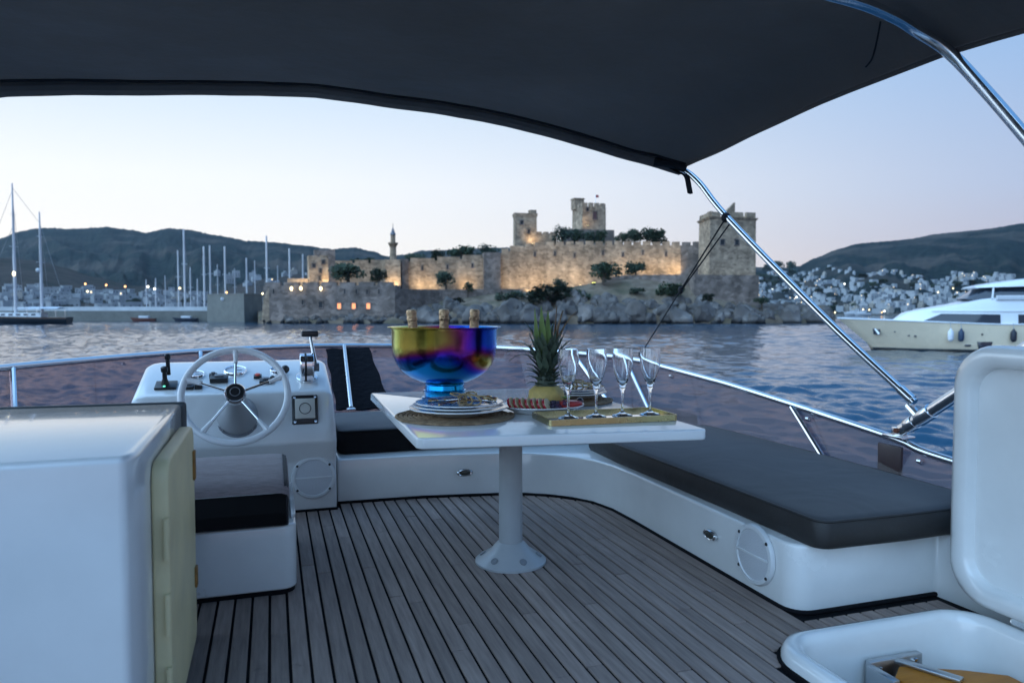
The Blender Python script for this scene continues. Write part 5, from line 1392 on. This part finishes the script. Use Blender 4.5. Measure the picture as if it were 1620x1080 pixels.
# castle trees
for a in ((552, 449, 416, 212, 54, 'large dark round tree left of the pair on the sea wall'), (600, 449, 424, 213, 28, 'smaller dark tree right of the pair on the sea wall'),
          (706, 458, 428, 224, 32, 'lone dark tree against the western curtain wall'), (890, 390, 357, 246, 32, 'dark pine in front of the keep terrace left end'),
          (911, 388, 362, 247, 22, 'dark pine standing second below the keep terrace'), (932, 387, 366, 247, 24, 'round tree below the right side of the keep'), (950, 387, 364, 248, 20, 'round tree at the right edge of the keep terrace'),
          (984, 388, 366, 245, 20, 'small dark tree leftmost of the clump on the eastern wall'), (1004, 388, 362, 246, 24, 'middle dark tree of the clump on the eastern wall'), (1022, 390, 358, 246, 34, 'tall dark tree of the clump on the eastern wall'), (1041, 390, 362, 246, 28, 'rightmost dark tree of the clump on the eastern wall'),
          (656, 420, 397, 238, 34, 'low dark tree behind the western wall nearest the minaret'), (692, 416, 394, 242, 22, 'slim dark tree behind the western curtain wall'), (730, 414, 386, 243, 40, 'spreading dark tree behind the middle of the western wall'), (770, 410, 386, 242, 36, 'bushy green tree behind the shaded middle buttress'), (575, 420, 408, 240, 40, 'low treetops behind the wall near the gate')):
    tree(*a, group='trees of the castle')
for a in ((868, 482, 450, 207, 78, 'wide green bush on the slope under the floodlit wall'), (912, 480, 456, 208, 40, 'green bush right of the widest one on the slope'), (884, 462, 440, 214, 26, 'small dry bush just under the floodlit wall'),
          (953, 448, 414, 218, 46, 'dark bush in front of the floodlit eastern wall'), (1005, 438, 414, 228, 32, 'yellow green floodlit bush against the eastern wall'), (1060, 478, 444, 207, 46, 'dark bush on the slope left of the corner tower'),
          (1008, 466, 455, 208, 24, 'low dark scrub on the slope under the terrace wall'), (806, 482, 460, 214, 50, 'grey green bush on the slope below the middle buttress'), (726, 482, 470, 212, 22, 'small bush on the rocks below the western wall'), (1120, 478, 464, 205, 22, 'small bush below the corner tower plinth'), (1206, 482, 470, 206, 22, 'small olive bush right of the corner tower plinth'), (740, 462, 446, 222, 18, 'pale floodlit bush at the foot of the western wall')):
    tree(*a, cat='bush', name='bush', group='bushes on the castle slope')
# scrub between the houses and on the eastern skyline
for i in range(46):
    px = 1195 + 400 * rt.random(); top = interp([(1190, 438), (1290, 426), (1400, 436), (1530, 430), (1610, 450)], px); py = rt.uniform(top, 494)
    p, d = hill_pt(px, py); t = tree(px, py, py - rt.uniform(6, 11), d, rt.uniform(10, 20), 'dark garden tree among the white houses, ' + ('just right of the corner tower' if px < 1262 else 'behind the diagonal bimini tube' if px < 1345 else 'above the bow of the yacht' if px < 1440 else 'behind the wheelhouse of the yacht'), group='garden trees ' + ('by the corner tower' if px < 1262 else 'by the bimini tube' if px < 1345 else 'above the yacht bow' if px < 1440 else 'behind the yacht wheelhouse'))
    t.location = p - Vector((0, 0, .5))
for i in range(14):
    px = 10 + 320 * rt.random(); py = rt.uniform(470, 490); p, d = hill_pt_l(px, py)
    t = tree(px, py, py - rt.uniform(7, 11), d, rt.uniform(12, 26), 'dark tree among the houses behind the left quay', group='trees behind the left quay'); t.location = p
for px, w_ in ((1215, 16), (1232, 20), (1250, 14)):
    p, d = hill_pt(px, 428); t = tree(px, 430, 414 if px > 1220 else 420, d, w_, {1215: 'low dark tree on the town skyline nearest the corner tower', 1232: 'wide dark tree in the middle of the town skyline clump', 1250: 'dark skyline tree nearest the eastern hill'}[px], group='trees on the town skyline'); t.location = p

# castle floodlights
for px, py, d, pw, lab in ((515, 450, 213.5, 900, 'floodlight at the foot of the gate tower'), (465, 451, 212.5, 500, 'floodlight on the sea wall by the low gatehouse wall'), (480, 451, 213.5, 500, 'second floodlight by the low gatehouse wall'), (533, 450, 222, 500, 'floodlight between the gate tower and the dark tree'), (620, 456, 222.5, 1100, 'floodlight under the small wall turret'),
                           (665, 459, 226, 1100, 'floodlight at the western wall right of the minaret'), (685, 459, 227, 500, 'floodlight left of the lone tree at the western wall'), (738, 459, 228, 1200, 'floodlight at the western wall left of the buttress'), (806, 462, 228.5, 1200, 'floodlight right of the shaded middle buttress'), (838, 462, 227, 2200, 'floodlight under the wall below the square tower'), (868, 460, 228, 2200, 'floodlight at the wall above the widest bush'),
                           (918, 452, 229, 1900, 'floodlight at the eastern wall left of the dark bush'), (985, 439, 230, 1300, 'floodlight left of the yellow green bush'), (1030, 437, 229.5, 1500, 'floodlight right of the yellow green bush'), (1068, 436, 230, 1500, 'floodlight at the right end of the eastern wall'), (843, 386, 242, 700, 'floodlight at the foot of the square tower'), (930, 358, 255, 500, 'floodlight on the terrace lighting the keep')):
    lamp(px, py, d + .8, pw * .78, lab)
lamp(939, 449, 206, 60, 'small yellow green garden light on the castle slope', glow=LAMPY, col=(.9, .9, .2), group='slope lights', size=.6)

# ---- marina on the left
def street_lamp(px, py, foot, d, glow, label, group, rad=None):
    top = far(px, py, d); ft_ = far(px, foot, d); t = thing('street_lamp', label, 'street lamp', (top.x, top.y, ft_.z), group, k=1)
    r = rad or d * .0012
    m = MB(1); m.tube([(top.x, top.y, ft_.z), (top.x, top.y, top.z)], r * .16, 6); obj('post', m, ALU, t)
    m = MB(1); m.ball(top, r, 10, 8); obj('globe', m, glow, t)
q0, q1 = plan(-300, 246), plan(334, 238)
qy = wall('quay_wall', 'long low grey concrete quay wall behind the dark schooner', [(-300, 246, 491.5), (60, 242, 491.5), (334, 238, 491.5)], 12, None, CONC)
m = MB(1); a, b = plan(-300, 249), plan(334, 241); u = (b - a).normalized(); nn = Vector((-u.y, u.x))
m.prism([(p.x, p.y) for p in (a, b, b + nn * 1.2, a + nn * 1.2)], zat(491.5, 240) - .3, zat(485, 242))
tag(obj('parapet', m, mat('white_parapet', (.62, .63, .64), .8, var=.25, vscale=.2), smooth=0), 'white parapet strip along the top of the long quay', 'parapet')
pb, q, z0, z1 = tower('pier_block', 'square grey concrete pier block left of the sea wall', [(328, 231), (386, 222), (415, 232)], 466, 508, CONC)
m = MB(1); m.prism([(p.x, p.y) for p in [(q[0] + q[2]) / 2 + (p_ - (q[0] + q[2]) / 2) * 1.012 for p_ in q]], z1, z1 + .4); obj('capping', m, CONC, pb, smooth=0)
m = MB(1); cc = plan(352, 226.2); m.ball((cc.x, cc.y, zat(473, 226)), .55, 10, 6, (1, .3, 1)); obj('round_sign', m, mat('white_sign', (.6, .6, .6), .6), pb)
HULLW = mat('white_hull', (.70, .71, .72), .3, coat=.3, var=.1, vscale=1)
MASTM = mat('mast_alloy', (.55, .56, .58), .35, .3)
def hull_rings(L, B, fb, draft, n=14, stem=1.2, transom=.75):
    rings = []
    for i in range(n + 1):
        s = i / n; hb = B / 2 * (min(1, (math.sin(math.pi * min(.5, s * .62)) ** .75) * 1.05) if s < .8 else 1 - (s - .8) / .2 * (1 - transom)) + .02
        sh = fb * (1 + .35 * (1 - s) ** 2)
        x = s * L
        ov = stem * (1 - s) ** 3
        rings.append([(x, -hb, sh), (x + ov * .5, -hb * .92, sh * .4), (x + ov, -hb * .55, -draft * .6), (x + ov, 0, -draft), (x + ov, hb * .55, -draft * .6), (x + ov * .5, hb * .92, sh * .4), (x, hb, sh), (x, 0, sh * 1.03)])
    return rings
def place(root, p, ang):
    root.location = p; root.rotation_euler = (0, 0, ang)
def sailboat(px, d, top, thick, label, L=11, ang=None, second=None):
    t = thing('sailboat', label, 'sailboat', (0, 0, 0), 'sailboats moored in the marina', k=1)
    h = zat(top, d) - WATER
    m = MB(1); m.loft(hull_rings(L, L * .3, 1.3, .6), True, True); obj('hull', m, HULLW, t, smooth=50)
    m = MB(1); m.loft([[(x, y * k, z) for y, z in ((-.9, 1.35), (-.75, 1.95), (.75, 1.95), (.9, 1.35))] for x, k in ((L * .22, .5), (L * .35, 1), (L * .65, 1), (L * .68, .9))], True, True); obj('cabin', m, HULLW, t)
    r = thick * .72 * d / 1170 / 2
    m = MB(1); m.tube([(L * .42, 0, 1.2), (L * .42, 0, h)], [r, r * .8], 8); ms = obj('mast', m, MASTM, t)
    m = MB(1); m.tube([(L * .42, -.9, h * .62), (L * .42, .9, h * .62)], r * .35, 6); obj('spreader', m, MASTM, ms)
    m = MB(1); m.tube([(L * .43, 0, 2.3), (L * .85, 0, 2.25)], r * .7, 8); m.tube([(L * .45, 0, 2.6), (L * .8, 0, 2.5)], [.22, .15], 8); obj('boom', m, mat('furled_sail', (.5, .52, .56), .9), t)
    m = MB(1)
    for a in ((.1, 0, 1.6), (L * .98, 0, 1.3), (L * .44, L * .13, 1.4), (L * .44, -L * .13, 1.4)): m.tube([a, (L * .42, 0, h * .97)], .025, 4)
    obj('rigging', m, GREYP, t)
    c = plan(px, d); an = ang if ang is not None else rt.uniform(-.4, .4) + YAW * -1 + math.pi * .5
    place(t, Vector((c.x, c.y, WATER)) - Matrix.Rotation(an, 3, 'Z') @ Vector((L * .42, 0, 0)), an)
for px, d, top, th, lab in ((283, 262, 396, 3.4, 'sailboat with a mid height mast just left of the tallest marina mast'), (293, 256, 363, 5, 'sailboat with the tallest mast left of the pier block'), (302, 268, 423, 3, 'sailboat with a short mast right of the tallest one'), (313, 272, 441, 3, 'sailboat with a faint short mast behind the quay'),
                            (324, 258, 390, 4.6, 'sailboat with a thick mast at the left edge of the pier block'), (333.5, 263, 388, 4, 'sailboat with a thin mast second above the pier block edge'), (357, 265, 390, 4, 'sailboat with the mast above the middle of the pier block'), (391, 266, 408, 3.8, 'sailboat with a short mast above the right side of the pier block'),
                            (423, 250, 373, 4.6, 'sailboat with a tall mast at the left end of the sea wall'), (459, 262, 393, 4, 'sailboat with its mast above the sea wall left of the gate'), (480, 268, 402, 3.6, 'sailboat with its mast close to the gate tower'), (232, 300, 442, 2.6, 'small sailboat with a low mast beside the white lamps'), (345, 300, 418, 1.6, 'sailboat with a hair thin mast behind the left half of the pier block'), (372, 310, 424, 1.6, 'sailboat with a hair thin mast behind the right half of the pier block'), (404, 300, 412, 1.6, 'sailboat with a hair thin mast left of the tall sea wall mast'), (440, 305, 420, 1.6, 'sailboat with a hair thin mast right of the tall sea wall mast'), (262, 315, 436, 1.6, 'sailboat with a hair thin low mast left of the tallest mast'), (247, 310, 440, 2.6, 'small sailboat with a low mast right of the white lamps')):
    sailboat(px, d, top, th, lab)
# dark schooner at far left
sn = thing('schooner', 'dark hulled two masted schooner moored at the left edge', 'schooner', (0, 0, 0), k=1)
L = 27; m = MB(1); m.loft(hull_rings(L, 5.6, 1.75, .8, 18, 2.6, .6), True, True); obj('hull', m, mat('black_hull', (.012, .016, .022), .3, coat=.3), sn, smooth=50)
m = MB(1)
for s_ in (-1, 1): m.tube(smooth_path([(p[0][0], p[0][1] * s_ * -1.01, p[0][2] - .28) for p in hull_rings(L, 5.6, 1.75, .8, 18, 2.6, .6)][1:], 2), .10, 6)
obj('rub_rail', m, mat('varnished_rail', (.20, .09, .04), .4), sn)
m = MB(1); m.loft([[(x, y * k, z) for y, z in ((-1.7, 1.8), (-1.5, 3.0), (1.5, 3.0), (1.7, 1.8))] for x, k in ((L * .30, .8), (L * .34, 1), (L * .72, 1), (L * .75, .9))], True, True); dk = obj('deckhouse', m, HULLW, sn)
for k in range(5):
    m = MB(1); m.box((L * (.38 + k * .075), -1.60, 2.45), (1.1, .12, .5), Matrix.Rotation(-.16, 3, 'X')); obj('window', m, HWIN, dk)
m = MB(1); m.loft([[(x, y, z) for y, z in ((-2.1, 4.0), (0, 4.5), (2.1, 4.0), (0, 4.35))] for x in (L * .62, L * .92)], True, True); obj('awning', m, mat('white_awning', (.6, .62, .66), .9), sn)
for k in range(4):
    m = MB(1); m.tube([(L * (.63 if k < 2 else .91), -2 if k % 2 else 2, 1.8), (L * (.63 if k < 2 else .91), -2 if k % 2 else 2, 4.05)], .05, 6); obj('awning_post', m, STEEL, sn)
hm1, hm2 = zat(290, 198) - WATER, zat(335, 198) - WATER
for x, hh, r in ((L * .47, hm1, .42), (L * .73, hm2, .40)):
    m = MB(1); m.tube([(x, 0, 1.6), (x, 0, hh * .6), (x, 0, hh)], [r, r * .85, r * .4], 10); ms = obj('mast', m, MASTM, sn)
    m = MB(1); m.tube([(x, -1.8, hh * .55), (x, 1.8, hh * .55)], .08, 6); m.tube([(x, -1.2, hh * .78), (x, 1.2, hh * .78)], .07, 6); obj('crosstrees', m, MASTM, ms)
    m = MB(1); m.tube([(x + .3, 0, 4.0), (x + L * .2, 0, 4.2)], .22, 8); obj('boom', m, MASTM, sn)
m = MB(1)
for a, b in (((-1, 0, 2.6), (L * .47, 0, hm1 * .95)), ((L * .05, 0, 2.4), (L * .47, 0, hm1 * .7)), ((L * .47, 0, hm1 * .97), (L * .73, 0, hm2 * .9)), ((L * .5, 2.6, 2), (L * .47, 0, hm1 * .9)), ((L * .5, -2.6, 2), (L * .47, 0, hm1 * .9)), ((L * .76, 2.4, 2), (L * .73, 0, hm2 * .9)), ((L * .76, -2.4, 2), (L * .73, 0, hm2 * .9)), ((L, 0, 2), (L * .73, 0, hm2 * .9))): m.tube([a, b], .05, 4)
obj('rigging', m, GREYP, sn)
m = MB(1); m.ball((L * .73 - .8, 0, hm2 * .48), .55, 10, 6); obj('radar_dome', m, HULLW, sn)
m = MB(1); m.ball((L * .47 + .1, -.55, zat(433, 198) - WATER), .36, 10, 8, (1, 1, 1.6)); obj('mast_light', m, LAMPW, sn)
u = (plan(68, 198) - plan(25, 198)); an = math.atan2(u.y, u.x); c = plan(25, 198)
place(sn, Vector((c.x, c.y, WATER)) - Matrix.Rotation(an, 3, 'Z') @ Vector((L * .47, 0, 0)), an)
# second white boat stern and skiff by the quay
for px, d, lab in ((205, 236, 'low red brown skiff lying along the quay wall'), (272, 236, 'dark open skiff near the pier block along the quay')):
    t = thing('skiff', lab, 'skiff', (0, 0, 0), 'skiffs along the quay', k=1)
    m = MB(1); m.loft(hull_rings(8, 2.2, .9, .4, 10), True, True); obj('hull', m, mat('skiff_paint%d' % px, (.16, .06, .04) if px < 250 else (.03, .035, .05), .5), t, smooth=50)
    m = MB(1); m.bb(3, 6, -.8, .8, .9, 1.7); obj('cuddy', m, HULLW, t, bevel=.1)
    c = plan(px, d); place(t, Vector((c.x, c.y, WATER)), an + .05)
for px, py, ft_, d, gl, lab in ((135, 449, 486, 300, LAMPO, 'orange street lamp above the quay left side'), (138.5, 461, 486, 262, LAMPW, 'yellow street lamp just below the left orange lamp'), (168, 451, 480, 320, LAMPO, 'orange street lamp over the town left of the white lamps'), (198, 453, 480, 420, LAMPO, 'faint orange street lamp left of the white lamps'),
                                (234, 453.5, 482, 300, LAMPC, 'left one of two white lamps on the marina'), (244.5, 457, 482, 300, LAMPC, 'right one of two white lamps on the marina'), (284.5, 456, 484, 255, LAMPW, 'yellow lamp between the tallest marina masts'), (358.5, 462.5, 468, 223, LAMPO, 'small orange lamp on top of the pier block'), (415.5, 464.5, 480, 206, LAMPW, 'pale yellow lamp at the left corner of the sea wall')):
    street_lamp(px, py, ft_, d, gl, lab, 'lamps along the marina')
for px, py, d, lab in ((461, 456.5, 202.4, 'yellow lamp on the sea wall face below the gatehouse wall'), (476, 456, 202.4, 'dim yellow lamp on the sea wall face beside the brighter one'), (507.5, 456.5, 202.4, 'round yellow lamp on the sea wall below the gate tower')):
    p = far(px, py, d); t = thing('wall_lamp', lab, 'lamp', p, 'lamps on the sea wall', k=1)
    m = MB(1); m.ball(p, .42, 10, 8, (.8, .8, 1.3)); obj('globe', m, LAMPW, t)
    m = MB(1); m.box(p + Vector((st, ct, 0)) * .4 + Vector((0, 0, .65)), (.3, .9, .15)); obj('arm', m, DARKW, t)

# ---- right side: town lights, small boats, shore
LAMPLAB = {'w': 'white lamp among the houses right of the castle', 'o': 'orange lamp among the houses right of the castle', 'y': 'yellow lamp on the waterfront right of the castle'}
for px, py, k in ((1228, 431, 'o'), (1249, 456, 'w'), (1233, 457, 'w'), (1222, 458, 'w'), (1223.5, 468, 'o'), (1336, 449, 'w'), (1362, 446, 'w'), (1381, 446, 'w'), (1403, 436, 'o'), (1380, 455, 'w'), (1484, 462, 'y'), (1508, 456, 'y'), (1447, 465, 'w'), (1312, 487, 'w'), (1317, 494, 'o'), (1321, 494, 'y'), (1306, 486, 'o'), (1365.5, 489.5, 'y'), (1375, 490, 'y'), (1395, 494, 'o'), (1399, 492, 'w'), (1260, 470, 'w'), (1290, 462, 'w'), (1420, 470, 'w')):
    if py > 484: d = 470; foot = 498.5
    else:
        p, d = hill_pt(px, py); d *= .985; foot = py + 5
    street_lamp(px, py, foot, d, {'w': LAMPC, 'o': LAMPO, 'y': LAMPW}[k], LAMPLAB[k], 'town lamps right of the castle, ' + {'w': 'white', 'o': 'orange', 'y': 'yellow'}[k], rad=d * .0008)
wall('waterfront', 'low pale waterfront wall below the hillside town', [(1180, 470, 496.5), (1900, 452, 496.5)], 8, None, CONC)
for px, d, top, lab in ((1362, 440, 474, 'small white sailboat anchored below the town in front of yellow lamps'), (1345, 452, 482, 'small sailboat with short mast left of the yellow waterfront lamps')):
    sailboat(px, d, top, 1.3, lab, 10, YAW * -1)

# ---- motor yacht on the right
yt = thing('motor_yacht', 'large cream and white motor yacht lying off the right side', 'yacht', (0, 0, 0), k=1)
CREAMH = mat('cream_hull', (.92, .755, .535), .25, var=.06, vscale=.5, coat=.4)
YW = mat('yacht_white', (.78, .79, .80), .25, coat=.4)
YG = mat('yacht_glass', (.012, .02, .035), .05, coat=.5)
LY = 30.0
def hb(s, lvl):      # half breadth; lvl 1 = sheer, 0 = waterline
    f = min(1, max(0, s) / (.34 if lvl > .5 else .42)); full = 3.3 if lvl > .5 else 3.0
    return full * (1 - (1 - f) ** (2.1 if lvl > .5 else 1.8)) + .03
def sheer(s): return 3.15 - .55 * min(1, s * 2.2) + .1 * s
def hx(s, lvl): return s * LY + (3.6 * (1 - lvl) * (1 - min(1, s * 1.6)) ** 2)
m = MB(1); rings = []
for i in range(29):
    s = i / 28
    row = []
    for lv in (1, .72, .45, .2, 0, -.2):
        z = sheer(s) * lv if lv >= 0 else -.7
        w1, w0 = hb(s, 1), hb(s, 0); k = max(0, lv) ** .8
        row.append((hx(s, max(0, lv)), -(w0 + (w1 - w0) * k) * (1 if lv >= 0 else .7), z))
    rings.append(row + [(p[0], -p[1], p[2]) for p in reversed(row)])
m.loft(rings, True, True); obj('hull', m, CREAMH, yt, smooth=50)
m = MB(1)
m.tube([(hx(i / 28, .06), -hb(i / 28, 0) * 1.005, .13) for i in range(29)], .13, 6); obj('boot_stripe', m, mat('dark_boot_stripe', (.02, .022, .022), .4), yt)
m = MB(1)
for s_ in (-1, 1): m.tube([(hx(i / 28, 1), s_ * hb(i / 28, 1), sheer(i / 28) + .02) for i in range(29)], .07, 8)
obj('sheer_rail', m, YW, yt)
m = MB(1); m.tube([(hx(i / 28, .22) + .05, -(hb(i / 28, 0) + (hb(i / 28, 1) - hb(i / 28, 0)) * .30) * 1.004, sheer(i / 28) * (.42 - .22 * min(1, i / 14))) for i in range(2, 26)], .035, 5); obj('spray_rail', m, CREAMH, yt)
# superstructure from longitudinal sections: (x, half width bottom, half width top, z bottom, z top)
def house_part(name, secs, material, rnd=.3):
    m = MB(1); rings = []
    for x, wb, wt, zb, zt in secs:
        rings.append([(x, -wb, zb), (x, -wb + (wb - wt) * .6, zb + (zt - zb) * .75), (x, -wt * .96, zt - .04), (x, -wt * .7, zt), (x, wt * .7, zt), (x, wt * .96, zt - .04), (x, wb - (wb - wt) * .6, zb + (zt - zb) * .75), (x, wb, zb)])
    m.loft(rings, True, True); return obj(name, m, material, yt, smooth=40)
def near(x): return -(hb(x / LY, 1))
house_part('main_deckhouse', [(5.2, .9, .5, 2.7, 2.95), (6.3, 1.7, 1.2, 2.6, 3.75), (8.0, 2.35, 1.8, 2.5, 4.15), (10.5, 2.9, 2.3, 2.4, 4.6), (12.5, 3.0, 2.5, 2.3, 5.1), (14.5, 3.05, 2.6, 2.3, 5.35), (29, 3.0, 2.6, 2.4, 5.3)], YW)
def side_window(name, pts, off=.05, parent=None, yw=lambda x, z: -3.0):
    m = MB(1); xa, xb, la, lb, ua, ub, sl = pts; rings = []
    for i in range(15):
        q = i / 14; rows = []
        for k in range(6):
            f = k / 5; x = xa + (xb - xa) * q + sl * f * (1 - q); z = (la + (lb - la) * q) * (1 - f) + (ua + (ub - ua) * q) * f
            rows.append((x, z))
        rings.append([(x, yw(x, z) - off, z) for x, z in rows] + [(x, yw(x, z) + .1, z) for x, z in reversed(rows)])
    m.loft(rings, True, True); return obj(name, m, YG, yt)
DH = [(5.2, .9, .5, 2.7, 2.95), (6.3, 1.7, 1.2, 2.6, 3.75), (8.0, 2.35, 1.8, 2.5, 4.15), (10.5, 2.9, 2.3, 2.4, 4.6), (12.5, 3.0, 2.5, 2.3, 5.1), (14.5, 3.05, 2.6, 2.3, 5.35), (29, 3.0, 2.6, 2.4, 5.3)]
def ydk(x, z):
    for a, b in zip(DH, DH[1:]):
        if a[0] <= x <= b[0]:
            t = (x - a[0]) / (b[0] - a[0]); wb, wt, zb, zt = [a[i] + (b[i] - a[i]) * t for i in (1, 2, 3, 4)]
            f = (z - zb) / (zt - zb); return -(wb - (wb - wt) * .6 * min(1, f / .75))
    return -3.0
side_window('saloon_window', (7.1, 13.9, 2.78, 2.55, 3.66, 3.60, 1.9), .05, None, ydk)
side_window('saloon_window', (15.4, 22, 2.55, 2.5, 3.6, 3.55, 0), .05, None, ydk)
side_window('saloon_window', (22.4, 28, 2.5, 2.5, 3.55, 3.5, 0), .05, None, ydk)
house_part('wheelhouse', [(11.5, 1.6, 1.4, 5.0, 5.12), (12.9, 2.4, 1.9, 5.0, 6.1), (14, 2.5, 2.1, 5.1, 6.25), (26, 2.5, 2.1, 5.1, 6.3)], YG)
house_part('wheelhouse_roof', [(12.1, 1.8, 1.5, 6.16, 6.32), (13.5, 2.6, 2.3, 6.2, 6.6), (17, 2.75, 2.5, 6.3, 7.1), (26, 2.7, 2.4, 6.35, 7.3)], YW)
for x in (16.9, 18.8, 20.5):
    m = MB(1); m.tube([(x, ydk(x, 2.5) - .07, 2.52), (x, ydk(x, 3.6) - .07, 3.56)], .035, 6); obj('mullion', m, mat('dark_mullion', (.03, .035, .04), .4), yt)
m = MB(1); m.loft([[(x, ydk(x, z) - o, z) for z, o in ((3.86, .02), (3.88, .10), (3.96, .10), (3.98, .02))] for x in [8.2 + i * .8 for i in range(26)]], False); obj('brow', m, YW, yt)
for x in (13.3, 17.4, 21):
    m = MB(1); m.tube([(x, -2.56, 5.1), (x + .15, -2.36, 6.25)], .09, 6); obj('window_pillar', m, YW, yt)
m = MB(1); m.loft([[(x, -(2.55 + w_), z) for z, w_ in ((5.05, 0), (5.0, .28), (5.25, .36), (5.42, .34), (5.42, 0))] for x in (13.6, 14.2, 17, 18)], True, True); obj('wing_balcony', m, YW, yt)
for x, z, w_, h, nm in ((2.45, 1.95, .8, .75, 'anchor_pocket'), (10.6, .62, .55, .2, 'hull_port'), (12.2, .62, 1.35, .75, 'hull_window'), (5.2, 1.5, .2, .12, 'porthole'), (5.8, 1.45, .22, .16, 'porthole'), (4.1, 1.85, .13, .12, 'porthole'), (12.1, 1.7, .17, .15, 'porthole'), (17.5, .7, 1.3, .75, 'hull_window')):
    s = x / LY; k = (z / sheer(s)) ** .8; y = -(hb(s, 0) + (hb(s, 1) - hb(s, 0)) * k)
    s2 = (x + .5) / LY; y2 = -(hb(s2, 0) + (hb(s2, 1) - hb(s2, 0)) * k); ang = math.atan2(y2 - y, .5)
    xo = hx(s, z / sheer(s))
    R = Matrix.Rotation(ang, 3, 'Z')
    pts = [(-w_ / 2, h / 2), (w_ / 2, h / 2), (w_ * .36, -h / 2), (-w_ * .36, -h / 2)] if 'hull_w' in nm or 'pocket' in nm else [(-w_ / 2, h / 3), (-w_ / 3, h / 2), (w_ / 3, h / 2), (w_ / 2, h / 3), (w_ / 2, -h / 3), (w_ / 3, -h / 2), (-w_ / 3, -h / 2), (-w_ / 2, -h / 3)]
    m = MB(1); m.loft([[Vector((xo, y, z)) + R @ Vector((a, o, b)) for a, b in pts] for o in (-.09, .25)], True, True); p = obj(nm, m, YG, yt, bevel=.02)
    if nm == 'anchor_pocket':
        m = MB(1); m.tube([Vector((xo, y, z)) + R @ Vector((-.15, -.16, .2)), Vector((xo, y, z)) + R @ Vector((.25, -.2, -.35))], [.07, .16], 8); obj('anchor', m, STEEL, p)
u = plan(1430, 70) - plan(1330, 75)
YA = -YAW - math.radians(13)       # lying a little towards us
c = far(1325.5, 487, 76.5)
place(yt, Vector((c.x, c.y, WATER)), YA)
Ry = Matrix.Rotation(YA, 3, 'Z'); Yo = Vector((c.x, c.y, WATER))
for x, col_, lab in ((9.45, (.72, .73, .74), 'white fender hanging from the cream yacht'), (10.35, (.02, .045, .09), 'dark blue fender next to the white one on the yacht'), (14.8, (.012, .016, .03), 'black fender hanging further aft on the yacht')):
    s = x / LY; y = -hb(s, 1) - .28; p = Yo + Ry @ Vector((x, y, 1.0))
    t = thing('fender', lab, 'fender', p, 'fenders on the motor yacht', k=1)
    m = MB(1); m.lathe([(.001, 0), (.12, .02), (.25, .18), (.27, .5), (.25, .95), (.12, 1.12), (.06, 1.25), (.001, 1.26)], p, 16); obj('fender_body', m, mat('fender%d' % int(x * 10), col_, .5), t)
    tp_ = Yo + Ry @ Vector((x, -hb(s, 1) - .05, sheer(s) + .15)); m = MB(1); m.tube([p + Vector((0, 0, 1.24)), tp_], .03, 5); obj('lanyard', m, mat('pale_rope', (.45, .45, .45), .9), t)
print('houses', nh)

# ---- evening haze over the bay
m = MB(1); m.bb(-2600, 2600, -60, 2750, WATER - 4, 330)
hzm = bpy.data.materials.new('evening_haze'); hzm.use_nodes = True; t = hzm.node_tree; t.nodes.clear()
o_ = N(t, 'ShaderNodeOutputMaterial'); pv = N(t, 'ShaderNodeVolumePrincipled'); pv.inputs['Density'].default_value = .000040; pv.inputs['Color'].default_value = (.62, .78, .95, 1); pv.inputs['Anisotropy'].default_value = .3
t.links.new(pv.outputs[0], o_.inputs['Volume'])
tag(obj('haze', m, hzm, smooth=0), 'thin blue evening haze over the bay', 'haze', None, 'stuff')
sc.cycles.volume_bounces = 0
